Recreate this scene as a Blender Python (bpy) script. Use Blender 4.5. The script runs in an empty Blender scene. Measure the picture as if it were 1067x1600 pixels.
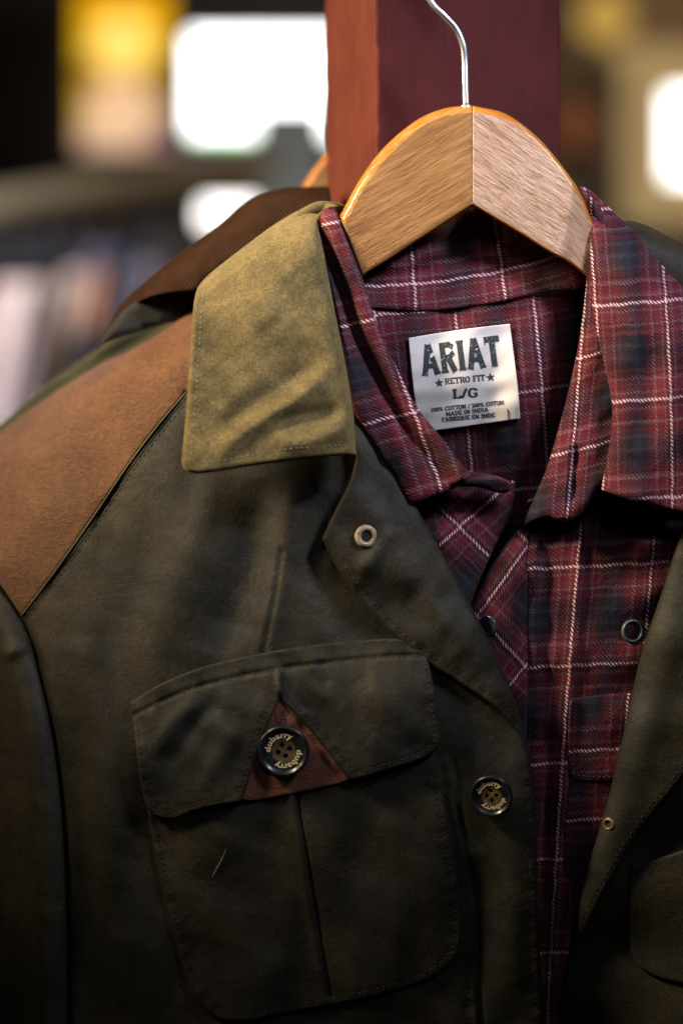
import bpy, math, random
import numpy as np
from mathutils import Vector, Matrix
from mathutils.geometry import delaunay_2d_cdt

random.seed(7)
S = bpy.context.scene
COL = S.collection
R = math.radians
PI = math.pi

# ------------------------------------------------------------------ camera
K = 0.46 / 1600.0          # metres per photograph pixel in the plane of focus
D0 = 0.90                  # camera distance to that plane
cam = bpy.data.cameras.new('camera'); camo = bpy.data.objects.new('camera', cam); COL.objects.link(camo)
camo.location = (0, -D0, 0); camo.rotation_euler = (R(90), 0, 0)
cam.sensor_fit = 'VERTICAL'; cam.sensor_height = 36; cam.sensor_width = 24
cam.lens = 36 * D0 / 0.46
cam.clip_start = 0.05; cam.clip_end = 60
cam.dof.use_dof = True; cam.dof.focus_distance = D0 - 0.002; cam.dof.aperture_fstop = cam.lens / 1000 / 0.026
S.camera = camo

# ------------------------------------------------------------------ light
w = bpy.data.worlds.new('World'); S.world = w; w.use_nodes = True
w.node_tree.nodes['Background'].inputs[0].default_value = (0.55, 0.62, 0.75, 1)
w.node_tree.nodes['Background'].inputs[1].default_value = 0.004

def area(name, loc, target, size, power, color, size_y=None, spread=180):
    l = bpy.data.lights.new(name, 'AREA'); l.energy = power; l.color = color; l.size = size
    if size_y: l.shape = 'RECTANGLE'; l.size_y = size_y
    l.spread = R(spread)
    o = bpy.data.objects.new(name, l); COL.objects.link(o); o.location = loc
    o.rotation_euler = (Vector(target) - Vector(loc)).to_track_quat('-Z', 'Y').to_euler()
    return o
area('key_window_light', (-0.82, -0.36, 0.72), (-0.01, 0, 0.17), 0.22, 1.45, (1.0, 0.82, 0.58), spread=36)
area('right_window_light', (0.52, -0.46, 0.60), (0.05, 0, 0.165), 0.16, 0.46, (0.84, 0.86, 1.0), spread=34)
area('front_fill_light', (0.10, -1.5, 0.95), (0.02, 0, 0.15), 0.6, 0.13, (0.82, 0.88, 1.0), spread=26)
area('left_added_light', (-1.25, -0.02, 0.50), (0, 0.03, 0.20), 0.30, 0.80, (1.0, 0.66, 0.38), spread=30)  # unseen warm lamp added to brighten the post's left face and collar edges
area('room_light_left', (-0.9, 2.0, 1.2), (-0.68, 3.2, 0.22), 0.5, 13, (1.0, 0.93, 0.95), spread=80)
area('room_light_right', (1.6, 2.8, 1.6), (1.3, 6.5, 0.8), 0.8, 75, (1.0, 0.78, 0.5))

S.view_settings.view_transform = 'Standard'
S.view_settings.look = 'None'
S.view_settings.exposure = 0; S.view_settings.gamma = 1
S.view_settings.use_curve_mapping = False
S.render.engine = 'CYCLES'

# ------------------------------------------------------------------ helpers
def P(x, y, d):
    s = (D0 + d) / D0
    return Vector(((x - 533.5) * K * s, d, (800 - y) * K * s))
def PN(x, y, d):
    s = (D0 + d) / D0
    return np.stack([(x - 533.5) * K * s, d + 0 * x, (800 - y) * K * s], 1)

def cr(pts, step=4.0):
    """smooth open Catmull-Rom through pts, resampled every `step` px"""
    p = np.array(pts, float)
    if len(p) == 2: fine = np.stack([p[0] + (p[1] - p[0]) * t for t in np.linspace(0, 1, 50)])
    else:
        q = np.vstack([2 * p[0] - p[1], p, 2 * p[-1] - p[-2]]); out = []
        for i in range(1, len(q) - 2):
            t = np.linspace(0, 1, 24, endpoint=False)[:, None]
            a, b, c, d = q[i - 1], q[i], q[i + 1], q[i + 2]
            out.append(0.5 * (2 * b + (c - a) * t + (2 * a - 5 * b + 4 * c - d) * t ** 2 + (-a + 3 * b - 3 * c + d) * t ** 3))
        fine = np.vstack(out + [p[-1:]])
    seg = np.linalg.norm(np.diff(fine[:, :2], axis=0), axis=1); s = np.concatenate([[0], np.cumsum(seg)])
    n = max(1, int(round(s[-1] / step)))
    ss = np.linspace(0, s[-1], n + 1)
    return np.stack([np.interp(ss, s, fine[:, k]) for k in range(fine.shape[1])], 1)

def outline(*segs, step=4.0):
    out = []
    n = len(segs)
    for i, sg in enumerate(segs):
        sg = list(sg)
        nxt = segs[(i + 1) % n][0]
        if tuple(sg[-1]) != tuple(nxt): sg = sg + [nxt]
        if len(sg) < 2: continue
        out.append(cr(sg, step)[:-1])
    return np.vstack(out)

def dist(x, y, poly, closed=False):
    """distance, signed side and arc fraction to a densely sampled polyline"""
    p = np.asarray(poly, float)[:, :2]
    if closed: p = np.vstack([p, p[:1]])
    x = np.asarray(x, float); y = np.asarray(y, float); shp = x.shape; x = x.ravel(); y = y.ravel()
    L = np.concatenate([[0], np.cumsum(np.linalg.norm(np.diff(p, axis=0), axis=1))])
    idx = np.empty(len(x), int); q2 = (p ** 2).sum(1)
    for c in range(0, len(x), 8192):
        sl = slice(c, c + 8192)
        idx[sl] = np.argmin(q2[None, :] - 2 * (np.outer(x[sl], p[:, 0]) + np.outer(y[sl], p[:, 1])), 1)
    best = np.full(len(x), 1e9); side = np.zeros(len(x)); arc = np.zeros(len(x)); n = len(p) - 1
    for off in (-1, 0):
        k = idx + off
        k = k % n if closed else np.clip(k, 0, n - 1)
        a = p[k]; ab = p[k + 1] - a; l2 = (ab ** 2).sum(1) + 1e-9
        t = np.clip(((x - a[:, 0]) * ab[:, 0] + (y - a[:, 1]) * ab[:, 1]) / l2, 0, 1)
        dx = x - (a[:, 0] + ab[:, 0] * t); dy = y - (a[:, 1] + ab[:, 1] * t); dd = np.hypot(dx, dy); m = dd < best
        best = np.where(m, dd, best); side = np.where(m, np.sign(ab[:, 0] * dy - ab[:, 1] * dx), side)
        arc = np.where(m, (L[k] + t * np.sqrt(l2)) / L[-1], arc)
    return best.reshape(shp), side.reshape(shp), arc.reshape(shp)

_crc = {}
def inside(x, y, poly):
    p = np.asarray(poly); c = np.zeros(x.shape, bool); j = len(p) - 1
    for i in range(len(p)):
        xi, yi = p[i]; xj, yj = p[j]
        m = ((yi > y) != (yj > y)) & (x < (xj - xi) * (y - yi) / ((yj - yi) or 1e-9) + xi)
        c ^= m; j = i
    return c

def waves(x, y, scale, seed, n=9, ang=None, spread=0.5):
    r = random.Random(seed); o = np.zeros(np.shape(x))
    for _ in range(n):
        a = r.uniform(0, PI) if ang is None else ang + r.uniform(-spread, spread)
        f = 2 * PI / (scale * r.uniform(0.6, 1.6))
        o = o + np.sin((x * math.cos(a) + y * math.sin(a)) * f + r.uniform(0, 6.28))
    return o / math.sqrt(n)

def ridge(x, y, pts, width, fade=True):
    """1 along the curve, falling to 0 over `width` px, fading at its ends"""
    dd, _, arc = dist(x, y, cr(pts, 14))
    g = np.exp(-(dd / width) ** 2)
    return g * np.clip(np.sin(PI * np.clip(arc, 0.02, 0.98)) * 1.6, 0, 1) if fade else g
def seam(x, y, pts, width=3.0):
    dd, _, _ = dist(x, y, cr(pts, 10)); return np.exp(-(dd / width) ** 2)

def link(name, me, mats, parent=None, smooth=True):
    o = bpy.data.objects.new(name, me); COL.objects.link(o)
    for m in (mats if isinstance(mats, (list, tuple)) else [mats]): me.materials.append(m)
    if smooth:
        me.polygons.foreach_set('use_smooth', [True] * len(me.polygons))
    if parent is not None:
        o.parent = parent
        loc = Vector((0, 0, 0)); q = parent
        while q is not None: loc += q.location; q = q.parent
        o.location = -loc
    return o
def tag(o, label=None, cat=None, group=None, kind=None):
    if label: o['label'] = label
    if cat: o['category'] = cat
    if group: o['group'] = group
    if kind: o['kind'] = kind
    return o
def empty(name, loc, label, cat, group=None):
    o = bpy.data.objects.new(name, None); COL.objects.link(o); o.location = loc
    o.empty_display_size = 0.02
    return tag(o, label, cat, group)

def fit_uv(pts):
    a = np.array(pts, float); x = (a[:, 0] - 700) / 200; y = (a[:, 1] - 700) / 200
    def basis(x, y): return np.stack([np.ones_like(x), x, y, x * y, x * x, y * y], 1)
    B = basis(x, y); lam = np.diag([0, 0, 0, .02, .02, .02]) * len(a)
    c = np.linalg.solve(B.T @ B + lam + 1e-9 * np.eye(6), B.T @ a[:, 2:4])
    def f(px, py):
        return basis((px - 700) / 200, (py - 700) / 200) @ c
    return f
def uv_m(px, py): return np.stack([px * K, -py * K], 1)

def pucker(x, y, pts, width=9.0, amp=0.00011, period=23.0, groove=0.00016):
    c = cr(pts, 6); L = np.linalg.norm(np.diff(c[:, :2], axis=0), axis=1).sum(); dd, _, arc = dist(x, y, c); s_ = arc * L
    return np.exp(-(dd / width) ** 2) * amp * (np.sin(s_ * 2 * PI / period) + .9 * np.sin(s_ * 2 * PI / (period * 2.7) + 1) + .7 * np.sin(s_ * 2 * PI / (period * 1.37) + 2)) + groove * np.exp(-(dd / 3.0) ** 2)

class Sheet:
    """A piece of cloth cut to an outline, with relief, rolled edges and real thickness."""
    def __init__(s, name, out, fn, mat, parent, step=5.0, thick=0.0012, roll=6.0, rolld=0.0012, uv=uv_m, flip=False):
        s.out = np.array(out, float); s.fn = fn; s.roll = roll; s.rolld = rolld
        p = s.out
        area2 = np.sum(p[:, 0] * np.roll(p[:, 1], -1) - np.roll(p[:, 0], -1) * p[:, 1])
        if area2 > 0: p = p[::-1]; s.out = p          # ccw once y is flipped
        lo = p.min(0); hi = p.max(0)
        gx, gy = np.meshgrid(np.arange(lo[0], hi[0], step), np.arange(lo[1], hi[1], step * 0.87))
        gx = gx + (np.arange(gx.shape[0]) % 2)[:, None] * step * 0.5
        gx = gx.ravel(); gy = gy.ravel()
        m = inside(gx, gy, p); gx, gy = gx[m], gy[m]
        e, _, _ = dist(gx, gy, p, True)
        m = e > max(roll * 1.25, step * 0.6); gx, gy = gx[m], gy[m]
        xs = [gx]; ys = [gy]
        if roll > 0:
            t = np.roll(p, -1, 0) - np.roll(p, 1, 0); t /= np.linalg.norm(t, axis=1)[:, None] + 1e-9
            nrm = np.stack([t[:, 1], -t[:, 0]], 1)
            for k in (0.1, 0.3, 0.6, 0.95):
                for sg in (1, -1):
                    q = p + nrm * roll * k * sg
                    ok = inside(q[:, 0], q[:, 1], p)
                    ee, _, _ = dist(q[:, 0], q[:, 1], p, True); ok &= ee > roll * k * 0.9
                    xs.append(q[ok, 0]); ys.append(q[ok, 1])
        ax = np.concatenate([p[:, 0]] + xs); ay = np.concatenate([p[:, 1]] + ys)
        vs, es, fs, *_ = delaunay_2d_cdt([Vector((a, -b)) for a, b in zip(ax, ay)], [], [list(range(len(p)))], 1, 1e-4, False)
        v = np.array([(q.x, -q.y) for q in vs])
        d = s.D(v[:, 0], v[:, 1])
        n = len(v)
        front = PN(v[:, 0], v[:, 1], d); back = PN(v[:, 0], v[:, 1], d + thick)
        faces = [tuple(f) for f in fs]
        cen = np.array([v[list(f)].mean(0) for f in faces]); okf = inside(cen[:, 0], cen[:, 1], p)
        faces = [f for f, k in zip(faces, okf) if k]
        cnt = {}
        for f in faces:
            for i in range(len(f)):
                a, b = f[i], f[(i + 1) % len(f)]; cnt[(a, b)] = 1
        rim = [(b, a, a + n, b + n) for (a, b) in cnt if (b, a) not in cnt]
        allf = faces + [tuple(i + n for i in reversed(f)) for f in faces] + rim
        me = bpy.data.meshes.new(name)
        me.from_pydata(np.vstack([front, back]).tolist(), [], allf)
        u = uv(v[:, 0], v[:, 1]); u = np.vstack([u, u])
        ul = me.uv_layers.new(name='UVMap')
        li = np.empty(len(me.loops), np.int32); me.loops.foreach_get('vertex_index', li)
        ul.data.foreach_set('uv', u[li].astype(np.float32).ravel())
        s.ob = link(name, me, mat, parent)
    def D(s, x, y):
        x = np.asarray(x, float); y = np.asarray(y, float)
        d = s.fn(x, y)
        if s.roll > 0:
            e, _, _ = dist(x, y, s.out, True)
            q = np.clip(1 - e / s.roll, 0, 1)
            d = d + s.rolld * (1 - np.sqrt(np.clip(1 - q * q, 0, 1)))
        return d

class MB:
    def __init__(s): s.v = []; s.f = []; s.mi = []
    def add(s, v, f, mi=0):
        n = len(s.v); s.v += [tuple(q) for q in v]; s.f += [tuple(i + n for i in q) for q in f]; s.mi += [mi] * len(f)
    def tube(s, pts, r, seg=8, mi=0, cap=True):
        pts = [Vector(p) for p in pts]; rr = r if isinstance(r, (list, tuple)) else [r] * len(pts)
        up = Vector((0, 1, 0)); rings = []
        for i, p in enumerate(pts):
            t = (pts[min(i + 1, len(pts) - 1)] - pts[max(i - 1, 0)]).normalized()
            a = up - t * up.dot(t)
            if a.length < 1e-3: a = Vector((0, 0, 1)) - t * t.z
            a.normalize(); b = t.cross(a); up = a
            rings.append([p + (a * math.cos(2 * PI * k / seg) + b * math.sin(2 * PI * k / seg)) * rr[i] for k in range(seg)])
        v = [q for rg in rings for q in rg]; f = []
        for i in range(len(pts) - 1):
            for k in range(seg):
                f.append((i * seg + k, i * seg + (k + 1) % seg, (i + 1) * seg + (k + 1) % seg, (i + 1) * seg + k))
        if cap: f.append(tuple(range(seg - 1, -1, -1))); f.append(tuple((len(pts) - 1) * seg + k for k in range(seg)))
        s.add(v, f, mi)
    def box(s, a, b, mi=0):
        (x0, y0, z0), (x1, y1, z1) = a, b
        v = [(x0, y0, z0), (x1, y0, z0), (x1, y1, z0), (x0, y1, z0), (x0, y0, z1), (x1, y0, z1), (x1, y1, z1), (x0, y1, z1)]
        s.add(v, [(0, 3, 2, 1), (4, 5, 6, 7), (0, 1, 5, 4), (1, 2, 6, 5), (2, 3, 7, 6), (3, 0, 4, 7)], mi)
    def lathe(s, prof, seg=48, mi=0):
        v = []; f = []
        for (r, z) in prof:
            for k in range(seg): v.append((r * math.cos(2 * PI * k / seg), r * math.sin(2 * PI * k / seg), z))
        for i in range(len(prof) - 1):
            for k in range(seg): f.append((i * seg + k, i * seg + (k + 1) % seg, (i + 1) * seg + (k + 1) % seg, (i + 1) * seg + k))
        s.add(v, f, mi)
    def build(s, name, mats, parent=None, smooth=True, M=None):
        me = bpy.data.meshes.new(name)
        vv = [tuple(M @ Vector(q)) for q in s.v] if M is not None else s.v
        me.from_pydata(vv, [], s.f)
        o = link(name, me, mats, parent, smooth)
        me.polygons.foreach_set('material_index', s.mi); me.update()
        return o

def stitches(name, pts, D, mat, parent, length=7.0, gap=3.5, r=0.00021, lift=0.00012):
    c = cr(pts, 1.0); mb = MB(); L = len(c); i = 2
    rnd = random.Random(len(c))
    while i + length < L - 1:
        idx = [i, i + length * 0.2, i + length * 0.5, i + length * 0.8, i + length]
        q = np.array([c[int(k)] for k in idx]) + rnd.uniform(-.25, .25)
        dd = D(q[:, 0], q[:, 1]) - lift
        dd[0] += r * 1.3; dd[-1] += r * 1.3
        mb.tube([P(a, b, k) for (a, b), k in zip(q, dd)], [r * .5, r, r * 1.05, r, r * .5], 6)
        i += length + gap * rnd.uniform(0.85, 1.15)
    return mb.build(name, mat, parent)

# ------------------------------------------------------------------ materials
def newmat(name):
    m = bpy.data.materials.new(name); m.use_nodes = True
    nt = m.node_tree; b = nt.nodes['Principled BSDF']
    return m, nt, b
def nd(nt, t, **kw):
    n = nt.nodes.new(t)
    for k, v in kw.items():
        if k.startswith('i_'):
            key = k[2:]; key = int(key) if key.isdigit() else key.replace('_', ' ')
            n.inputs[key].default_value = v
        else: setattr(n, k, v)
    return n
def math_(nt, op, a, b=None, c=None):
    n = nt.nodes.new('ShaderNodeMath'); n.operation = op
    for i, q in enumerate((a, b, c)):
        if q is None: continue
        if isinstance(q, (int, float)): n.inputs[i].default_value = q
        else: nt.links.new(q, n.inputs[i])
    return n.outputs[0]
def ramp(nt, fac, stops, interp='LINEAR'):
    n = nt.nodes.new('ShaderNodeValToRGB'); cr_ = n.color_ramp; cr_.interpolation = interp
    while len(cr_.elements) > 1: cr_.elements.remove(cr_.elements[-1])
    for i, (p, c) in enumerate(stops):
        e = cr_.elements[0] if i == 0 else cr_.elements.new(p)
        e.position = p; e.color = (c[0], c[1], c[2], 1)
    nt.links.new(fac, n.inputs[0]); return n.outputs[0]
def mixc(nt, f, a, b, mode='MIX'):
    n = nt.nodes.new('ShaderNodeMix'); n.data_type = 'RGBA'; n.blend_type = mode
    for s_, q in ((n.inputs[0], f), (n.inputs[6], a), (n.inputs[7], b)):
        if isinstance(q, (int, float)): s_.default_value = q
        elif isinstance(q, (tuple, list)): s_.default_value = (q[0], q[1], q[2], 1)
        else: nt.links.new(q, s_)
    return n.outputs[2]
def noise(nt, vec, scale, detail=4, rough=0.55, dist_=0.0):
    n = nd(nt, 'ShaderNodeTexNoise'); n.inputs['Scale'].default_value = scale; n.inputs['Detail'].default_value = detail
    n.inputs['Roughness'].default_value = rough; n.inputs['Distortion'].default_value = dist_
    if vec is not None: nt.links.new(vec, n.inputs['Vector'])
    return n.outputs['Fac']
def coords(nt, which='Object', scale=(1, 1, 1), rot=(0, 0, 0)):
    t = nt.nodes.new('ShaderNodeTexCoord'); m = nt.nodes.new('ShaderNodeMapping')
    nt.links.new(t.outputs[which], m.inputs[0]); m.inputs['Scale'].default_value = scale; m.inputs['Rotation'].default_value = rot
    return m.outputs[0]
def bump(nt, b, h, strength, dist_, prev=None):
    n = nt.nodes.new('ShaderNodeBump'); n.inputs['Strength'].default_value = strength; n.inputs['Distance'].default_value = dist_
    nt.links.new(h, n.inputs['Height'])
    if prev is not None: nt.links.new(prev, n.inputs['Normal'])
    nt.links.new(n.outputs[0], b.inputs['Normal']); return n.outputs[0]
def setp(b, **kw):
    for k, v in kw.items():
        k = k.replace('_', ' ')
        b.inputs[k].default_value = (v + (1,)) if isinstance(v, tuple) and len(v) == 3 else v

def simple(name, col, rough=0.6, var=0.25, scale=40, metal=0.0, bumpd=0.0):
    m, nt, b = newmat(name)
    v = coords(nt); n = noise(nt, v, scale, 5)
    lo = tuple(c * (1 - var) for c in col); hi = tuple(min(1, c * (1 + var)) for c in col)
    nt.links.new(ramp(nt, n, [(0.3, lo), (0.7, hi)]), b.inputs['Base Color'])
    setp(b, Roughness=rough, Metallic=metal)
    if bumpd: bump(nt, b, n, 0.6, bumpd)
    return m
def emis(name, col, strength):
    m = bpy.data.materials.new(name); m.use_nodes = True; nt = m.node_tree
    nt.nodes.remove(nt.nodes['Principled BSDF']); e = nt.nodes.new('ShaderNodeEmission')
    e.inputs[0].default_value = (*col, 1); e.inputs[1].default_value = strength
    nt.links.new(e.outputs[0], nt.nodes['Material Output'].inputs[0]); return m, nt, e

def waxed(name, dark, mid, light, blot=22.0, rough=0.62, seed=0.0, sheen=0.25, crease=1.0):
    m, nt, b = newmat(name)
    v = coords(nt)
    mp = nt.nodes.new('ShaderNodeMapping'); nt.links.new(v, mp.inputs[0]); mp.inputs['Location'].default_value = (seed, seed, seed)
    v = mp.outputs[0]
    n1 = noise(nt, v, blot, 5, 0.6, 0.6); n2 = noise(nt, v, 160, 4, 0.65)
    f = math_(nt, 'ADD', math_(nt, 'MULTIPLY', n1, 0.72), math_(nt, 'MULTIPLY', n2, 0.28))
    c = ramp(nt, f, [(0.34, dark), (0.5, mid), (0.66, light)])
    fl = noise(nt, v, 950, 4, 0.8)
    wx = noise(nt, v, 75, 5, 0.7, 1.2)
    vy = coords(nt, 'UV', (1, 0.22, 1), (0, 0, 0.08)); slub = noise(nt, vy, 1500, 2, 0.7)
    vx = coords(nt, 'UV', (0.22, 1, 1), (0, 0, 0.08)); slub2 = noise(nt, vx, 1500, 2, 0.7)
    g = math_(nt, 'ADD', math_(nt, 'MULTIPLY', fl, 0.5), math_(nt, 'MULTIPLY', math_(nt, 'ADD', slub, slub2), 0.25))
    c2 = mixc(nt, 1.0, c, ramp(nt, g, [(0.38, (0.42, 0.43, 0.45)), (0.62, (1.75, 1.70, 1.58))]), 'MULTIPLY')
    # wax cracked off along fine creases
    cn = noise(nt, v, 34, 6, 0.62, 2.2)
    cz = math_(nt, 'ABSOLUTE', math_(nt, 'SUBTRACT', cn, 0.5))
    cm = ramp(nt, cz, [(0.0, (1, 1, 1)), (0.016, (0, 0, 0))])
    pm = ramp(nt, noise(nt, v, 11, 3), [(0.48, (0, 0, 0)), (0.62, (1, 1, 1))])
    cw_ = math_(nt, 'MULTIPLY', math_(nt, 'MULTIPLY', cm, pm), math_(nt, 'MULTIPLY', fl, crease))
    c2 = mixc(nt, cw_, c2, tuple(min(1, q * 2.0) for q in light))
    nt.links.new(c2, b.inputs['Base Color'])
    nt.links.new(math_(nt, 'MULTIPLY_ADD', wx, 0.3, rough - 0.12), b.inputs['Roughness'])
    setp(b, Sheen_Weight=sheen, Sheen_Roughness=0.5, Specular_IOR_Level=0.3)
    b.inputs['Sheen Tint'].default_value = (min(1, light[0] * 5), min(1, light[1] * 5), min(1, light[2] * 5), 1)
    p1 = bump(nt, b, wx, 0.35, 0.0010)
    p2 = bump(nt, b, cz, 0.5 * min(1, crease), 0.0012, p1)
    bump(nt, b, g, 0.6, 0.00030, p2)
    return m

M_OLIVE = waxed('waxed olive cotton', (0.0070, 0.0080, 0.0062), (0.0155, 0.0138, 0.0078), (0.030, 0.0225, 0.0105), seed=0.0, rough=0.62, sheen=0.12)
M_COLLAR = waxed('brushed lit olive collar cotton', (0.060, 0.045, 0.017), (0.099, 0.075, 0.028), (0.144, 0.108, 0.043), blot=60, crease=0.25, rough=0.85, seed=1.3, sheen=0.3)  # brushed jacket cotton, its paler colour also carrying the light on the left collar
M_REAR = waxed('rear jacket olive cotton', (0.028, 0.030, 0.016), (0.040, 0.041, 0.020), (0.055, 0.056, 0.028), seed=3.1)
M_DARKLINING = simple('dark lining', (0.012, 0.012, 0.010), 0.9)
M_STITCH_OL = simple('olive thread', (0.21, 0.175, 0.085), 0.7)
M_STITCH_DK = simple('dark thread', (0.005, 0.005, 0.005), 0.6)
M_PIPING = simple('olive seam piping', (0.11, 0.095, 0.035), 0.7)

def leather(name, a, b_, c, sc=1.0):
    m, nt, b = newmat(name)
    v = coords(nt); n1 = noise(nt, v, 26 * sc, 5, 0.6, 0.4)
    vs = coords(nt, 'Object', (1, 1, 2.2), (0, 0.45, 0)); n2 = noise(nt, vs, 330 * sc, 4, 0.6, 0.9)
    n3 = noise(nt, v, 1400, 2)
    f = math_(nt, 'ADD', math_(nt, 'MULTIPLY', n1, 0.45), math_(nt, 'MULTIPLY', n2, 0.55))
    nt.links.new(ramp(nt, f, [(0.36, a), (0.5, b_), (0.68, c)]), b.inputs['Base Color'])
    setp(b, Roughness=0.72, Sheen_Weight=0.1, Specular_IOR_Level=0.3)
    p = bump(nt, b, n2, 0.7, 0.0011); bump(nt, b, n3, 0.4, 0.0002, p)
    return m
M_TAN = leather('tan nubuck', (0.060, 0.024, 0.008), (0.110, 0.045, 0.015), (0.180, 0.080, 0.027))
M_RUST = leather('rust leather', (0.085, 0.026, 0.014), (0.125, 0.040, 0.022), (0.165, 0.055, 0.030), 1.6)

def plaid():
    m, nt, b = newmat('burgundy plaid twill')
    t = nt.nodes.new('ShaderNodeTexCoord'); wob = nd(nt, 'ShaderNodeTexNoise'); wob.inputs['Scale'].default_value = 5; wob.inputs['Detail'].default_value = 2
    nt.links.new(t.outputs['UV'], wob.inputs['Vector'])
    sc = nt.nodes.new('ShaderNodeVectorMath'); sc.operation = 'MULTIPLY_ADD'
    nt.links.new(wob.outputs['Color'], sc.inputs[0]); sc.inputs[1].default_value = (0.055, 0.055, 0); nt.links.new(t.outputs['UV'], sc.inputs[2])
    sx = nt.nodes.new('ShaderNodeSeparateXYZ'); nt.links.new(sc.outputs[0], sx.inputs[0])
    U = math_(nt, 'SUBTRACT', sx.outputs[0], 0.0275); V = math_(nt, 'SUBTRACT', sx.outputs[1], 0.0275)
    white = (0.74, 0.50, 0.55); bur = (0.082, 0.0075, 0.016); bur2 = (0.122, 0.014, 0.025); navy = (0.008, 0.014, 0.028); blk = (0.012, 0.010, 0.014); gry = (0.15, 0.085, 0.095)
    def stripes(X, k):
        f = math_(nt, 'FRACT', math_(nt, 'ADD', X, 0.5))
        st = [(0.0, navy), (0.045, navy if k else (0.012, 0.030, 0.048)), (0.06, blk), (0.16, blk), (0.185, bur), (0.23, blk if k else bur), (0.25, bur2), (0.29, gry), (0.305, bur), (0.40, bur2), (0.425, gry), (0.44, bur),
              (0.480, bur), (0.489, white), (0.511, white), (0.520, bur), (0.56, bur), (0.575, gry), (0.60, bur2), (0.70, bur), (0.715, gry), (0.74, bur), (0.77, blk), (0.79, bur), (0.815, bur), (0.835, blk), (0.94, blk), (0.955, navy)]
        return ramp(nt, f, st)
    cw = stripes(U, 0); cf = stripes(V, 1)
    N = 24.0
    tw = math_(nt, 'SINE', math_(nt, 'MULTIPLY', math_(nt, 'ADD', math_(nt, 'MULTIPLY', U, 0.8), math_(nt, 'MULTIPLY', V, -1.0)), 2 * PI * N))
    mask = math_(nt, 'MULTIPLY_ADD', tw, 1.0, 0.5)
    n = nt.nodes.new('ShaderNodeClamp'); nt.links.new(mask, n.inputs[0])
    col = mixc(nt, n.outputs[0], cw, cf)
    # thread level flecks: every thread slightly different, rows of pale picks
    tu = math_(nt, 'SINE', math_(nt, 'MULTIPLY', U, 2 * PI * 46)); tv = math_(nt, 'SINE', math_(nt, 'MULTIPLY', V, 2 * PI * 46))
    pick = math_(nt, 'GREATER_THAN', math_(nt, 'MULTIPLY', tu, tv), 0.42)
    rows = math_(nt, 'SINE', math_(nt, 'MULTIPLY', V, 2 * PI * 7.5))
    rowm = math_(nt, 'MAXIMUM', math_(nt, 'MULTIPLY', rows, 0.55), 0.10)
    col = mixc(nt, math_(nt, 'MULTIPLY', math_(nt, 'MULTIPLY', pick, rowm), 0.6), col, (0.26, 0.15, 0.16))
    fz = noise(nt, t.outputs['UV'], 60, 3, 0.7)
    col = mixc(nt, 1.0, col, ramp(nt, fz, [(0.3, (0.5, 0.5, 0.5)), (0.7, (1.35, 1.35, 1.35))]), 'MULTIPLY')
    nt.links.new(col, b.inputs['Base Color'])
    setp(b, Roughness=0.88, Sheen_Weight=0.08, Sheen_Roughness=0.5, Specular_IOR_Level=0.15)
    b.inputs['Sheen Tint'].default_value = (0.8, 0.45, 0.45, 1)
    h = math_(nt, 'ADD', math_(nt, 'MULTIPLY', tw, 0.5), math_(nt, 'MULTIPLY', tv, 0.3))
    wk = noise(nt, t.outputs['UV'], 3.2, 4, 0.6, 0.8)
    p0 = bump(nt, b, wk, 0.35, 0.004)
    p = bump(nt, b, h, 0.5, 0.00022, p0); bump(nt, b, fz, 0.4, 0.0004, p)
    return m
M_PLAID = plaid()

def wood(name, a, b_, c, rough, pores=0.5, gl=(3, 9)):
    m, nt, b = newmat(name)
    v = coords(nt, 'UV', (gl[0], 70, 1)); n1 = noise(nt, v, 6, 6, 0.6, 0.8)
    v2 = coords(nt, 'UV', (gl[1], 420, 1)); n2 = noise(nt, v2, 7, 3, 0.6)
    v3 = coords(nt, 'UV', (1, 1, 1)); n3 = noise(nt, v3, 38, 3)
    f = math_(nt, 'ADD', math_(nt, 'MULTIPLY', n1, 0.55), math_(nt, 'ADD', math_(nt, 'MULTIPLY', n2, 0.25), math_(nt, 'MULTIPLY', n3, 0.2)))
    c0 = ramp(nt, f, [(0.36, a), (0.5, b_), (0.62, c)])
    pm = ramp(nt, n2, [(0.36, (1, 1, 1)), (0.44, (0, 0, 0))])
    c1 = mixc(nt, math_(nt, 'MULTIPLY', pm, pores), c0, tuple(q * 0.35 for q in a))
    nt.links.new(c1, b.inputs['Base Color']); setp(b, Roughness=rough, Coat_Weight=0.35, Coat_Roughness=0.22)
    bump(nt, b, math_(nt, 'SUBTRACT', n2, math_(nt, 'MULTIPLY', pm, 0.6)), 0.8, 0.0006)
    return m
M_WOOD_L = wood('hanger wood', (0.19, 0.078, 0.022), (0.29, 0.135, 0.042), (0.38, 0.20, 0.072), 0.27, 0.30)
M_WOOD_R = wood('hanger wood half with painted sheen', (0.30, 0.155, 0.085), (0.40, 0.235, 0.145), (0.50, 0.325, 0.225), 0.28, 0.55, (4, 14))  # pinker wood, brightened in colour to stand in for the cool sheen
M_RIM = wood('varnished hanger edge', (0.36, 0.12, 0.013), (0.48, 0.175, 0.02), (0.56, 0.235, 0.035), 0.16, 0.2)
M_STEEL = simple('polished steel wire', (0.80, 0.82, 0.90), 0.34, 0.05, metal=1.0)

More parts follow.
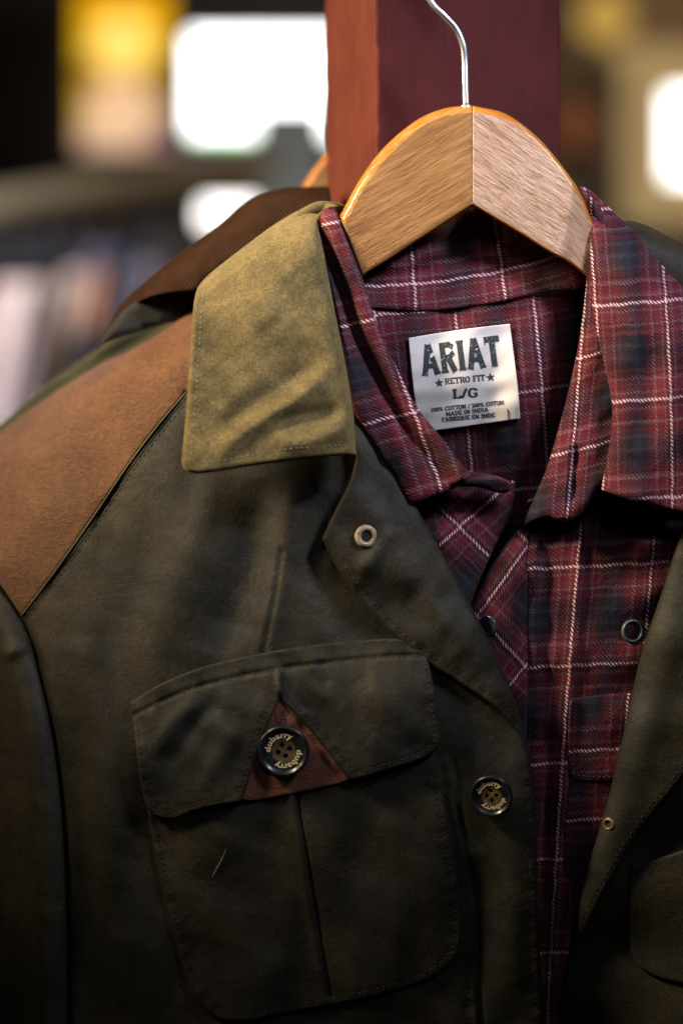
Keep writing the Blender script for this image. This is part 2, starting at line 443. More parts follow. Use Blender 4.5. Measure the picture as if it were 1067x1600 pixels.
def paintwood(name, c0, c1, wear, wc):
    m, nt, b = newmat(name)
    v = coords(nt, 'Object', (1, 1, 0.05)); n1 = noise(nt, v, 260, 6, 0.75, 1.0); n2 = noise(nt, coords(nt), 18, 5, 0.65); n3 = noise(nt, coords(nt), 800, 2)
    f = math_(nt, 'ADD', math_(nt, 'MULTIPLY', n1, 0.45), math_(nt, 'MULTIPLY', n2, 0.55))
    c = ramp(nt, f, [(0.36, c0), (0.62, c1)])
    sp = ramp(nt, n3, [(0.74, (0, 0, 0)), (0.78, (1, 1, 1))])
    c = mixc(nt, math_(nt, 'MULTIPLY', sp, 0.3), c, wc)
    wr = ramp(nt, noise(nt, coords(nt, 'Object', (1, 1, 0.22)), 150, 7, .75), [(0.60, (0, 0, 0)), (0.70, (1, 1, 1))])
    c = mixc(nt, math_(nt, 'MULTIPLY', wr, wear), c, wc)
    nt.links.new(c, b.inputs['Base Color']); setp(b, Roughness=0.7, Specular_IOR_Level=0.10)
    bump(nt, b, n1, 0.5, 0.0006)
    return m
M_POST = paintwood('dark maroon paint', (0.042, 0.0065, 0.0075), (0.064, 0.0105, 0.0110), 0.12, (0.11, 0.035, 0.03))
M_POST2 = paintwood('worn lit side red paint', (0.066, 0.0145, 0.010), (0.108, 0.028, 0.017), 0.5, (0.19, 0.075, 0.035))  # worn paint on the left face, also lightened because that side is lit

def corduroy():
    m, nt, b = newmat('brown corduroy')
    v = coords(nt, 'UV', (1, 1, 1), (0, 0, R(-38)))
    wv = nd(nt, 'ShaderNodeTexWave'); wv.bands_direction = 'Y'; nt.links.new(v, wv.inputs[0]); wv.inputs['Scale'].default_value = 205; wv.inputs['Distortion'].default_value = 0.4
    wv.bands_direction = 'X'
    n = noise(nt, coords(nt), 60, 4)
    c = mixc(nt, wv.outputs['Fac'], (0.010, 0.005, 0.003), (0.046, 0.021, 0.010)); c = mixc(nt, 1.0, c, ramp(nt, n, [(0.3, (.7, .7, .7)), (.7, (1.2, 1.2, 1.2))]), 'MULTIPLY')
    nt.links.new(c, b.inputs['Base Color']); setp(b, Roughness=0.95, Sheen_Weight=0.0, Specular_IOR_Level=0.05)
    bump(nt, b, wv.outputs['Fac'], 0.6, 0.0008); return m
M_CORD = corduroy()

# ================================================================== background
wall = MB(); a = P(-900, -900, 7.2); bb = P(2100, 2700, 7.2)
wall.box((a.x, 7.2, bb.z), (0.02, 7.35, a.z)); wl = wall.build('wall', simple('dark timber wall', (0.008, 0.005, 0.005), 0.8, 0.4, 3), None, False)
tag(wl, kind='structure')
wall = MB(); wall.box((0.023, 7.2, bb.z), (bb.x, 7.35, a.z)); wr_ = wall.build('wall', simple('brown timber wall', (0.20, 0.13, 0.075), 0.8, 0.45, 1.3), None, False)
tag(wr_, kind='structure')

def pxbox(mb, x0, y0, x1, y1, d, th, mi=0):
    p = P(x0, y0, d); q = P(x1, y1, d); mb.box((p.x, d, q.z), (q.x, d + th, p.z), mi)
def window(name, x0, y0, x1, y1, d, pane_mat, frame_mat, label, fw=14):
    c = P((x0 + x1) / 2, y1, d); t = empty(name, c, label, 'window')
    f = MB(); pxbox(f, x0 - fw, y0 - fw, x1 + fw, y0, d - .03, .06); pxbox(f, x0 - fw, y1, x1 + fw, y1 + fw, d - .03, .06)
    pxbox(f, x0 - fw, y0 + .5, x0, y1 - .5, d - .03, .06); pxbox(f, x1, y0 + .5, x1 + fw, y1 - .5, d - .03, .06)
    f.build('frame', frame_mat, t, False)
    g = MB(); pxbox(g, x0, y0, x1, y1, d, .008); g.build('pane', pane_mat, t, False)
    return t
M_DKFRAME = simple('dark window frame', (0.03, 0.02, 0.016), 0.6)
M_CREAM = simple('cream painted wood', (0.56, 0.47, 0.28), 0.6, 0.15, 2)
mw, _, _ = emis('daylit glass', (0.97, 1.0, 0.96), 5.5)
mw2, _, _ = emis('daylit glass warm', (1.0, 0.95, 0.90), 4.5)
# amber stained glass: warm light through coloured panes
my, nt, e = emis('amber stained glass', (1, .7, .1), 1.0)
v = coords(nt, 'Object'); sx = nt.nodes.new('ShaderNodeSeparateXYZ'); nt.links.new(v, sx.inputs[0])
za = P(0, 262, 6.5).z; zb = P(0, -20, 6.5).z
hz = math_(nt, 'DIVIDE', math_(nt, 'SUBTRACT', sx.outputs[2], za), zb - za)
nn = noise(nt, v, 2.6, 2)
hh = math_(nt, 'ADD', hz, math_(nt, 'MULTIPLY', math_(nt, 'SUBTRACT', nn, 0.5), 0.35))
nt.links.new(ramp(nt, hh, [(0.0, (0.40, 0.24, 0.20)), (0.2, (0.85, 0.52, 0.28)), (0.38, (0.95, 0.60, 0.12)), (0.5, (0.80, 0.42, 0.01)), (0.66, (1.1, 0.62, 0.01)), (0.95, (1.0, 0.44, 0.002))]), e.inputs[0])
window('stained_window', 122, -20, 264, 236, 6.5, my, M_DKFRAME, 'tall amber stained glass window glowing left of the white window')
window('bright_window', 297, 53, 570, 212, 6.4, mw, M_DKFRAME, 'wide white daylit window left of the red post')
window('low_window', 316, 316, 400, 352, 6.2, mw2, M_DKFRAME, 'small low bright window behind the brown corduroy collar', 8)
window('side_window', 1040, 142, 1180, 280, 6.3, mw2, M_CREAM, 'bright window with cream frame at the right edge', 70)
def glass_piece(x0, y0, x1, y1, col, st):
    g = MB(); pxbox(g, x0, y0, x1, y1, 6.46, .006); mm, _, _ = emis('glass piece', col, st); g.build('glass_piece', mm, SW, False)
SW = bpy.data.objects['stained_window']
gp = MB(); pxbox(gp, 299, 206, 398, 217, 6.37, .006); gm, _, _ = emis('green tinted glass', (0.35, 0.75, 0.30), 2.2); gp.build('glass_piece', gm, bpy.data.objects['bright_window'], False)
glass_piece(126, 96, 176, 132, (0.55, 0.26, 0.03), 0.6); glass_piece(214, 104, 262, 150, (0.50, 0.24, 0.05), 0.5)
glass_piece(126, 150, 158, 196, (1.0, 0.55, 0.02), 0.8); glass_piece(226, 176, 262, 226, (0.35, 0.15, 0.26), 0.6)
glass_piece(140, 206, 214, 234, (0.9, 0.62, 0.5), 0.8)
# amber glass roundel inside the stained window
t = MB(); c = P(192, 72, 6.42); rr = 46 * K * (D0 + 6.42) / D0
t.lathe([(0.0001, -.01), (rr * .7, -.009), (rr, 0), (rr, .006)], 32)
ml, _, _ = emis('pale lamp globe', (1.0, 0.66, 0.15), 1.3)
o = t.build('glass_lamp', ml, None, True, Matrix.Translation(c) @ Matrix.Rotation(R(90), 4, 'X'))
tag(o, 'round pale yellow lamp glowing before the amber window', 'lamp')
t = MB(); c = P(190, 178, 6.40); rr = 54 * K * (D0 + 6.40) / D0
t.lathe([(0.0001, -.01), (rr * .7, -.009), (rr, 0), (rr, .006)], 32)
ml2, _, _ = emis('blush lamp globe', (1.0, 0.62, 0.36), 0.95)
o = t.build('glass_lamp', ml2, None, True, Matrix.Translation(c) @ Matrix.Rotation(R(90), 4, 'X'))
tag(o, 'round blush coloured lamp low in the amber window', 'lamp')
t = MB(); c = P(945, 30, 6.2); rr = 42 * K * (D0 + 6.2) / D0
t.lathe([(rr * .15, rr * 1.2), (rr * .3, rr * 1.1), (rr * .8, rr * .4), (rr, 0), (rr * .8, -rr * .5), (rr * .3, -rr * .8), (.001, -rr * .85)], 24)
ml3, _, _ = emis('amber lamp shade', (0.75, 0.45, 0.09), 0.75)
o = t.build('hanging_lamp', ml3, None, True, Matrix.Translation(c)); tag(o, 'dim yellow hanging lamp above the cream door frame', 'lamp')

def bgcab(name, x0, y0, x1, y1, d, th, col, label, cat, shelves=3):
    t = empty(name, P((x0 + x1) / 2, y1, d), label, cat)
    m = MB(); pxbox(m, x0, y0, x1, y1, d + .02, th); m.build('carcass', simple(name + ' paint', col, 0.6, 0.3, 4), t, False)
    f = MB()
    for k in range(shelves):
        ya = y0 + (y1 - y0) * (k + .08) / shelves; yb = y0 + (y1 - y0) * (k + .92) / shelves
        pxbox(f, x0 + 4, ya, x1 - 4, yb, d, .017)
    f.build('drawer_front', simple(name + ' front', tuple(c * 1.15 for c in col), 0.5, 0.2, 4), t, False)
    return t
bgcab('cabinet', 400, 166, 508, 330, 4.6, .3, (0.10, 0.13, 0.17), 'slate blue cabinet standing in front of the white window', 'cabinet')
bgcab('display_chest', 270, 232, 414, 292, 5.4, .3, (0.19, 0.18, 0.26), 'low greyish purple chest below the white window', 'chest', 1)
t = empty('cream_door', P(985, 262, 6.6), 'cream painted door left of the bright right hand window', 'door')
m = MB(); pxbox(m, 955, 70, 1019, 262, 6.62, .06); m.build('door_leaf', M_CREAM, t, False)
m = MB(); pxbox(m, 966, 85, 1008, 160, 6.595, .02); pxbox(m, 966, 172, 1008, 250, 6.595, .02); m.build('door_panel', M_CREAM, t, False)
t = empty('rust_crate', P(898, 232, 6.0), 'rust coloured crate against the brown wall right of the post', 'crate')
m = MB(); pxbox(m, 872, 165, 928, 232, 6.0, .3); m.build('crate_body', simple('rust crate', (0.22, 0.06, 0.02), 0.7, 0.4, 6), t, False)
m = MB(); pxbox(m, 868, 160, 932, 167, 5.98, .34); pxbox(m, 868, 195, 932, 200, 5.98, .34); m.build('slat', simple('rust slat', (0.26, 0.08, 0.03), 0.7), t, False)

# clothes rail with hangers and hanging clothes, far left
rail = empty('clothes_rail', P(60, 345, 3.4), 'dark clothes rail crossing behind the two jackets at left', 'clothes rail')
m = MB(); m.tube([P(-140, 348, 3.0), P(120, 300, 3.4), P(420, 262, 3.9)], 0.034, 12); m.build('rail_beam', simple('rail timber', (0.10, 0.08, 0.05), 0.6, 0.3, 3), rail)
m = MB(); m.tube([P(-140, 382, 3.02), P(-140, 900, 3.02)], 0.03, 10); m.build('upright', M_DKFRAME, rail)
hang_m = simple('pale hanger wood', (0.66, 0.55, 0.36), 0.5, 0.15)
def bghanger(x, y, d, label=None):
    t = empty('coat_hanger', P(x, y + 30, d), label, 'coat hanger', 'hangers along the far rail')
    m = MB(); m.tube([P(x - 1, y - 22, d - .07), P(x + 1, y + 20, d - .07)], 0.007, 6); m.build('hook', hang_m, t)
    m = MB(); m.tube([P(x - 10, y + 60, d - .12), P(x, y + 40, d - .07), P(x + 8, y + 62, d + .12)], 0.010, 6); m.build('shoulder_bar', M_DKFRAME, t)
for k, x in enumerate((30, 82, 122, 166, 214)):
    y = 345 - (x + 140) * 0.19; d = 3.05 + (x + 140) / 560 * 0.9
    bghanger(x, y + 10, d, 'pale hanger hooked over the blurred rail at far left')
def garment(x0, x1, y0, y1, d, lean, col, label, fold=9, group='clothes hanging on the far rail'):
    out = outline([(x0 + 12, y0), (x0 + 20, y0 - 10), (x1 - 20, y0 - 10), (x1 - 12, y0)], [(x1 - 12, y0), (x1 + lean * .5, (y0 + y1) / 2), (x1 + lean, y1)], [(x1 + lean, y1), (x0 + lean, y1)], [(x0 + lean, y1), (x0 + lean * .5, (y0 + y1) / 2), (x0 + 12, y0)], step=14)
    mt = simple('cloth', col, 0.85, 0.2, 6)
    sh = Sheet('hanging_garment', out, lambda x, y: d + 0.03 * np.sin((x - lean * (y - y0) / (y1 - y0)) / fold), mt, None, step=12, thick=0.05, roll=10, rolld=0.04)
    tag(sh.ob, label, 'garment', group)
garment(-210, -60, 400, 900, 3.0, -60, (0.16, 0.15, 0.2), 'dark blue grey garment hanging at the far left edge')
garment(120, 210, 395, 800, 3.3, -150, (0.05, 0.055, 0.10), 'navy garment hanging beside the pale pink clothes')
garment(-20, 95, 450, 1000, 3.15, -130, (0.44, 0.36, 0.34), 'pale pink garment hanging at the left edge of the picture')
garment(88, 150, 432, 1000, 3.2, -180, (0.50, 0.41, 0.38), 'off white garment hanging right of the pale pink one')
garment(205, 262, 420, 700, 3.4, -150, (0.30, 0.28, 0.42), 'lilac grey garment leaning behind the corduroy collar')
garment(140, 172, 415, 520, 3.05, -14, (0.34, 0.15, 0.06), 'small orange brown garment above the pale clothes')
garment(60, 92, 445, 1000, 3.05, -150, (0.16, 0.13, 0.15), 'narrow dark grey garment between the pale pink and off white ones')
garment(-120, 300, 372, 432, 3.6, 0, (0.016, 0.018, 0.024), 'dark garments bunched under the blurred rail', 21)

# ================================================================== post
def post():
    th = R(15.5); w_ = 0.092
    ex = Vector((math.cos(th), math.sin(th), 0)); ey = Vector((-math.sin(th), math.cos(th), 0))
    c0 = P(590, 300, 0.030)
    prof = []; r = 0.0022
    for (cx, cy, a0) in ((r, r, 180), (w_ - r, r, 270), (w_ - r, w_ - r, 0), (r, w_ - r, 90)):
        for k in range(4):
            a = R(a0 + 90 * k / 3); prof.append((cx + r * math.cos(a), cy + r * math.sin(a), 1))
        # extra points along each face
        nx, ny = {180: (1, 0), 270: (0, 1), 0: (-1, 0), 90: (0, -1)}[a0]
        bx, by = cx + r * math.cos(R(a0 + 90)), cy + r * math.sin(R(a0 + 90))
        for k in range(1, 6): prof.append((bx + nx * (w_ - 2 * r) * k / 6, by + ny * (w_ - 2 * r) * k / 6, 0))
    mb = MB(); n = len(prof); NZ = 420; z0, z1 = -0.55, 0.62
    rnd = random.Random(3)
    def wob(z, s): return math.sin(z * 61 + s) * .5 + math.sin(z * 143 + s * 2.1) * .35 + math.sin(z * 390 + s * 3) * .25
    v = []
    for i in range(NZ):
        z = z0 + (z1 - z0) * i / (NZ - 1)
        for j, (a, b, corner) in enumerate(prof):
            amp = 0.00055 if corner else 0.0
            side = round(math.atan2(b - w_ / 2, a - w_ / 2) * 2 / PI)
            da = wob(z, side * 2.0 + (0 if corner else j * .4)) * amp; db = wob(z, side * 1.3 + 5) * amp
            if corner and rnd.random() < 0.02: da += 0.0008 * (1 if a < w_ / 2 else -1)
            q = c0 + ex * (a + da) + ey * (b + db) + Vector((-0.011 * (z - c0.z) - 0.0, 0, z - c0.z))
            v.append(q)
    f = [(i * n + j, i * n + (j + 1) % n, (i + 1) * n + (j + 1) % n, (i + 1) * n + j) for i in range(NZ - 1) for j in range(n)]
    f += [tuple(range(n - 1, -1, -1)), tuple((NZ - 1) * n + j for j in range(n))]
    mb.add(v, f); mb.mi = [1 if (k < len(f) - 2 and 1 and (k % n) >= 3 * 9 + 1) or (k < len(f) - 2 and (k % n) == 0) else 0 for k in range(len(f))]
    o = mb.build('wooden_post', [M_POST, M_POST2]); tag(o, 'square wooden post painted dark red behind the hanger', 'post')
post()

# ================================================================== hangers
def hanger(label, pairsL, pairsR, hook, dfun, rimL, rimR, dx=0, dy=0, th=0.010, jx=738):
    t = empty('wooden_hanger', P(jx + dx, 165 + dy, dfun(jx)), label, 'clothes hanger')
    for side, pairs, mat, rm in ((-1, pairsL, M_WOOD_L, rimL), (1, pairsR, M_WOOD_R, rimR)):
        o_ = cr([p[0] for p in pairs], 1000); A = np.array([list(p[0]) + list(p[1]) for p in pairs], float)
        C = cr(A, 5.0); C[0, 0] += side * 0.35; C[0, 2] += side * 0.35
        rings = []; uvs = []; mids = []
        arc = 0
        for i, (ox, oy, ix, iy) in enumerate(C):
            L = math.hypot(ix - ox, iy - oy); ux, uy = (ix - ox) / L, (iy - oy) / L
            rim = rm[0] + (rm[1] - rm[0]) * min(1, abs(ox - jx) / 130.0)
            if i: arc += math.hypot(C[i, 0] + C[i, 2] - C[i - 1, 0] - C[i - 1, 2], C[i, 1] + C[i, 3] - C[i - 1, 1] - C[i - 1, 3]) / 2
            prof = []
            for k in range(9):                    # rounded top edge, front then over to the back
                a = PI / 2 - PI * k / 8; prof.append((rim * (1 - math.cos(PI / 2 - a) * 0) if False else 0, 0)) if False else None
            for k in range(11):
                a = -PI / 2 + PI * k / 10          # -90 front .. +90 back
                prof.append((rim - rim * math.cos(a), th / 2 + th / 2 * math.sin(a), 1))
            br = 4.0
            back = [(rim + (L - br - rim) * q, th, 0) for q in (.25, .5, .75)]
            bot = [(L - br + br * math.cos(a), th / 2 + th / 2 * math.sin(a), 1) for a in np.linspace(PI / 2, -PI / 2, 9)]
            fr = [(rim + 1.2 + (L - br - rim - 1.2) * q, 0, 0) for q in (.96, .8, .6, .4, .2, .08, 0)]
            pr = prof + back + bot + fr
            base = dfun(ox)
            rings.append([P(ox + ux * a + dx, oy + uy * a + dy, base + b) for a, b, _ in pr])
            if i == 0: mids = [c for _, _, c in pr]
            uvs.append([((arc * K) , (a * K + (b if c else 0))) for a, b, c in pr])
        n = len(mids); v = [q for r_ in rings for q in r_]; f = []; mi = []
        for i in range(len(rings) - 1):
            for j in range(n):
                k = (j + 1) % n
                q = (i * n + j, i * n + k, (i + 1) * n + k, (i + 1) * n + j)
                f.append(q if side > 0 else q[::-1]); mi.append(1 if (mids[j] and mids[k]) else 0)
        f.append(tuple(range(n)) if side < 0 else tuple(range(n - 1, -1, -1))); mi.append(0)
        e = tuple((len(rings) - 1) * n + j for j in range(n)); f.append(e[::-1] if side < 0 else e); mi.append(0)
        me = bpy.data.meshes.new('arm'); me.from_pydata([tuple(q) for q in v], [], f)
        fu = [q for r_ in uvs for q in r_]; ul = me.uv_layers.new(name='UVMap')
        ca = math.cos(R(-33 if side > 0 else 0)); 
        for l in me.loops: ul.data[l.index].uv = fu[l.vertex_index]
        ob = link('arm', me, [mat, M_RIM], t); me.polygons.foreach_set('material_index', mi); me.update()
        # straight grain along each half, as sawn
        ang = R(31) if side < 0 else R(-35)
        for l in me.loops:
            q = me.vertices[l.vertex_index].co; ul.data[l.index].uv = (q.x * math.cos(ang) + q.z * math.sin(ang), -q.x * math.sin(ang) + q.z * math.cos(ang) + q.y * .5)
        ob['label'] = 'darker honey coloured half' if side < 0 else 'half with open pores, cool sheen put into its paler colour'
    m = MB(); c = cr(hook, 5)
    m.tube([P(a + dx, b + dy, dd) for a, b, dd in c], 0.00155, 12); m.build('hook', M_STEEL, t)
    m = MB(); m.tube([P(hook[0][0] + dx, hook[0][1] + 4 + dy, hook[0][2]), P(hook[0][0] + dx, hook[0][1] - 1 + dy, hook[0][2])], 0.0026, 14); m.build('ferrule', M_STEEL, t)
    return t
PL = [((738, 165), (738, 321)), ((695, 169), (706, 341)), ((650, 188), (672, 363)), ((600, 230), (635, 387)), ((562, 280), (600, 410)), ((530, 338), (566, 432)), ((480, 420), (515, 480)), ((400, 520), (430, 560)), ((330, 590), (350, 630))]
PR = [((738, 165), (738, 321)), ((790, 178), (775, 343)), ((840, 215), (815, 367)), ((880, 262), (855, 392)), ((908, 305), (890, 412)), ((930, 352), (918, 434)), ((990, 420), (970, 480)), ((1080, 490), (1060, 545)), ((1200, 570), (1185, 615))]
HK = [(728, 166, .004), (727, 130, .004), (726, 95, .004), (723, 70, .003), (712, 45, .002), (693, 24, .0), (674, 4, .0), (660, -30, .0), (662, -80, .0), (695, -118, .002), (740, -122, .004), (775, -95, .005), (785, -60, .005)]
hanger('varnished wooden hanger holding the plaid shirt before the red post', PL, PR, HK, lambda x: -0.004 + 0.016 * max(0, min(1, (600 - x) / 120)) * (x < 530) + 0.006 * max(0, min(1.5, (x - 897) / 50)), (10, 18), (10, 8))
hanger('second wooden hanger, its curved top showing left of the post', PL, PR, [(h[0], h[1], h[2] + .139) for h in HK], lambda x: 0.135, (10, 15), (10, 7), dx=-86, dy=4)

# ================================================================== second jacket (behind)
J2 = empty('rear_jacket', P(330, 1650, .10), 'green jacket with brown corduroy collar hanging behind the waxed jacket', 'jacket')
def d2(x, y):
    # shoulder falls away to the left and towards the camera lower down
    up = (y - (662 - 0.58 * x)) # px below the shoulder silhouette
    return 0.085 + 0.045 * np.exp(-np.clip(up, 0, 400) / 26) + 0.002 * waves(x, y, 120, 5)
out = outline([(-60, 705), (0, 663), (56, 613), (112, 573), (157, 541), (186, 522), (247, 494), (330, 470)], [(330, 470), (470, 470), (480, 620)], [(480, 620), (300, 760), (-60, 900)], [(-60, 900), (-60, 705)])
Sheet('shoulder', out, d2, M_REAR, J2, thick=0.002, roll=8, rolld=0.004)
def dcord(x, y):
    e, s_, _ = dist(x, y, cr([(160, 536), (200, 464), (262, 408), (340, 350), (400, 306), (440, 294), (520, 290)], 8))
    return 0.052 + 0.03 * np.exp(-e / 16) - 0.012 * np.exp(-((e - 55) / 30) ** 2) + 0.001 * waves(x, y, 60, 9)
out = outline([(156, 541), (176, 500), (200, 466), (262, 410), (340, 352), (372, 325), (404, 306), (445, 294), (480, 292), (514, 291)], [(514, 291), (520, 340), (530, 430)], [(530, 430), (420, 470), (304, 455)], [(304, 455), (262, 458), (225, 468), (190, 494), (156, 541)])
Sheet('corduroy_collar', out, dcord, M_CORD, J2, step=4, thick=0.003, roll=6, rolld=0.003)
out = outline([(150, 548), (200, 480), (300, 440), (420, 440)], [(420, 440), (420, 520)], [(420, 520), (300, 500), (180, 530), (150, 548)])
Sheet('collar_underside', out, lambda x, y: 0.062 + 0 * x, M_DARKLINING, J2, step=12, thick=0.002, roll=0)
out = outline([(-60, 860), (400, 760)], [(400, 760), (1150, 640)], [(1150, 640), (1150, 1720)], [(1150, 1720), (-60, 1720)], [(-60, 1720), (-60, 860)], step=25)
Sheet('back_panel', out, lambda x, y: 0.118 + 0.004 * np.sin(x / 50), M_REAR, J2, step=25, thick=0.002, roll=0)

# ================================================================== plaid shirt
SH = empty('plaid_shirt', P(800, 1650, .02), 'burgundy plaid shirt with white windowpane lines on the wooden hanger', 'shirt')
uv_yoke = fit_uv([(708, 487, 0, 0), (833, 458, 1, 0), (725, 622, 0, 1), (738, 730, 0, 1.75), (848, 607, 1, 1), (853, 762, 1, 2), (741, 780, 0, 2.05), (900, 447, 1.55, 0), (585, 491, -1, 0), (893, 603, 1.38, 1)])
def d_yoke(x, y):
    t = np.clip((y - 470) / 480, 0, 1)
    return 0.0105 - 0.0055 * np.exp(-((y - 590) / 110) ** 2) + 0.042 * t ** 1.6 + 0.026 * np.clip((x - 790) / 130, 0, 1.3) ** 2 + 0.0014 * waves(x, y, 150, 21, ang=0.3, spread=.5) \
        - 0.003 * ridge(x, y, [(880, 470), (870, 560), (880, 700)], 26)
out = outline([(545, 462), (640, 476), (740, 470), (840, 448), (950, 415)], [(950, 415), (1000, 700), (1000, 1100)], [(1000, 1100), (620, 1100)], [(620, 1100), (520, 700), (545, 462)])
yoke = Sheet('yoke', out, d_yoke, M_PLAID, SH, step=4.5, thick=0.0008, roll=0, uv=uv_yoke)
uv_st = fit_uv([(646, 444, 0, 0), (785, 423, 1, 0), (658, 400, 0, -.33), (768, 362, 1, -.42), (792, 452, 1, .2), (640, 478, 0, .22), (575, 440, -.52, 0), (850, 404, 1.5, 0), (700, 330, .5, -.85)])
def d_stand(x, y):
    base = d_yoke(x, y)
    e = np.clip((475 - y) / 150, 0, 1.3)
    return 0.0066 + 0.013 * e ** 1.1 + 0.010 * np.clip((x - 780) / 150, 0, 1.5) ** 2 + 0.003 * np.exp(-((y - (470 - .2 * (x - 740))) / 9) ** 2) * 0 \
        - 0.0042 * ridge(x, y, [(566, 400), (620, 408), (690, 385), (712, 350), (735, 325)], 20) + 0.0035 * ridge(x, y, [(600, 440), (680, 415), (735, 375), (800, 360)], 16) + 0.0005 * waves(x, y, 90, 4)
out = outline([(540, 395), (600, 330), (700, 285), (800, 285), (900, 335), (960, 400)], [(960, 400), (960, 435)], [(960, 435), (900, 452), (840, 460), (740, 480), (650, 487), (560, 480), (536, 474)], [(536, 474), (540, 395)])
stand = Sheet('collar_band', out, d_stand, M_PLAID, SH, step=4, thick=0.0022, roll=5, rolld=0.0022, uv=uv_st)
stitches('stitching', [(560, 473), (650, 480), (740, 473), (840, 452), (900, 443)], stand.D, simple('burgundy thread', (0.10, 0.02, 0.03), .7), SH, 5, 3, r=0.00016)

# --- left collar leaf
uv_lc = fit_uv([(505, 350, -.3, -1), (525, 505, -.52, 0), (582, 497, -.12, 0), (580, 668, -.5, 1), (650, 640, 0, 1), (610, 572, 0, .45), (690, 757, 0, 1.8), (530, 335, .0, -1.1), (560, 420, .0, -.5), (640, 790, -.35, 1.95)])
LCI = [(524, 322), (534, 350), (550, 392), (568, 440), (588, 505), (602, 540), (616, 567), (630, 597), (645, 625), (660, 648), (678, 670), (695, 690), (711, 712), (736, 742)]
JEDGE = [(492, 280), (500, 345), (508, 400), (523, 480), (540, 560), (553, 640), (590, 700), (625, 760), (665, 830)]
def d_lc(x, y):
    e, s_, arc = dist(x, y, cr(LCI, 8))
    t = (y - 320) / 460
    base = -0.0065 - 0.004 * np.clip(t, 0, 1.2)
    d = base + 0.020 * np.exp(-np.clip(y - 318, 0, 300) / 16)
    wv = 36 - 6 * t
    d = d + 0.0095 * np.exp(-((e - wv) / 11) ** 2) * np.clip(1.15 - t * .9, 0.1, 1) - 0.002 * np.exp(-((e - 13) / 12) ** 2) - 0.0015 * np.exp(-((e - 70) / 22) ** 2)
    q, sd, _ = dist(x, y, cr(JEDGE, 10))
    d = d + 0.022 * np.clip((q * sd + 3) / 26, 0, 1)
    return d + 0.0006 * waves(x, y, 60, 12)
out = outline([(498, 338), (506, 326), (524, 322)], LCI, [(738, 742), (722, 756), (690, 772), (640, 793), (600, 812)], [(600, 812), (560, 740), (530, 640), (490, 520), (470, 400), (480, 350), (498, 338)])
lc = Sheet('collar_leaf', out, d_lc, M_PLAID, SH, step=3.5, thick=0.002, roll=10, rolld=0.0055, uv=uv_lc)
lc.ob['label'] = 'left half of the shirt collar'
# little end of the collar stand
def d_tip(x, y): return -0.004 + 0.012 * np.clip((x - 735) / 70, 0, 1) - 0.003 * np.exp(-((y - 752) / 9) ** 2)
out = outline([(700, 722), (735, 736), (770, 742), (796, 752), (801, 758), (796, 768), (776, 770), (750, 762), (715, 760)], [(715, 760), (700, 722)])
Sheet('collar_tab', out, d_tip, M_PLAID, SH, step=3, thick=0.002, roll=7, rolld=0.003, uv=fit_uv([(735, 745, .3, .25), (800, 745, .8, .3), (735, 790, .3, .6), (700, 720, .1, .1), (780, 790, .7, .7), (760, 760, .55, .4)]))
# --- left front below the collar
def d_lf(x, y): return 0.002 + 0.004 * np.clip((y - 780) / 200, 0, 1) + 0.0012 * waves(x, y, 70, 31) + 0.006 * np.exp(-((y - (800 - .45 * (x - 640))) / 16) ** 2)
out = outline([(560, 690), (640, 740), (690, 745)], [(690, 745), (683, 790), (684, 850), (694, 900), (712, 950), (750, 1020)], [(750, 1020), (650, 1000), (560, 800), (560, 690)])
Sheet('front_panel', out, d_lf, M_PLAID, SH, step=4, thick=0.001, roll=5, rolld=0.002, uv=fit_uv([(690, 908, .45, 0), (640, 908, 0.1, 0), (640, 790, .1, -.8), (690, 790, .45, -.8), (690, 1000, .45, .6), (600, 700, -.2, -1.4)]))
def d_pf(x, y): return 0.0065 + 0.016 * np.clip((x - 690) / 110, 0, 1.2) ** 1.3 + 0.0015 * waves(x, y, 80, 37)
out = outline([(672, 760), (740, 745), (806, 752)], [(806, 752), (796, 805), (766, 868), (745, 920), (728, 985)], [(728, 985), (706, 950), (686, 880), (672, 760)])
Sheet('placket_facing', out, d_pf, M_PLAID, SH, step=4, thick=0.001, roll=5, rolld=0.002, uv=fit_uv([(712, 818, 0, 0), (680, 790, -.35, 0), (762, 868, .5, 0), (790, 768, 0, -.75), (690, 862, 0, .42), (740, 930, .65, .5)]))

# --- right collar
RCF = [(912, 292), (919, 330), (921, 380), (920, 430), (925, 480), (938, 545), (952, 610), (956, 650), (950, 705), (938, 765)]
uv_rc = fit_uv([(925, 478, 0, 0), (1067, 468, 1.2, 0), (1040, 470, 1, 0), (945, 633, 0, 1), (1046, 623, 1, 1), (942, 760, 0, 1.9), (1049, 780, 1, 2), (918, 330, 0, -1), (1000, 782, .55, 2), (1015, 385, .9, -.6), (1090, 610, 1.4, 1), (945, 322, .25, -1)])
def d_rc(x, y):
    e, s_, arc = dist(x, y, cr(RCF, 8))
    top = (y - (292 + 1.02 * (x - 905)))          # px below the top silhouette
    d = -0.010 - 0.010 * np.clip((y - 400) / 400, 0, 1) + 0.030 * np.exp(-np.clip(top, 0, 300) / 22)
    d = d + 0.006 * np.exp(-e / 9.0) - 0.0025 * np.exp(-((e - 62) / 34) ** 2)
    d = d + 0.0022 * ridge(x, y, [(1000, 700), (1020, 600), (1010, 520)], 26) - 0.002 * ridge(x, y, [(1067, 720), (1050, 600), (1060, 480)], 22)
    return d + 0.0007 * waves(x, y, 90, 52)
out = outline([(904, 290), (925, 300), (948, 322), (985, 356), (1020, 398), (1050, 432), (1100, 480), (1140, 520)], [(1140, 520), (1160, 830)], [(1160, 830), (1067, 803), (1040, 798), (1000, 786), (965, 776), (938, 765)], list(reversed(RCF)) [:-1] + [(904, 290)])
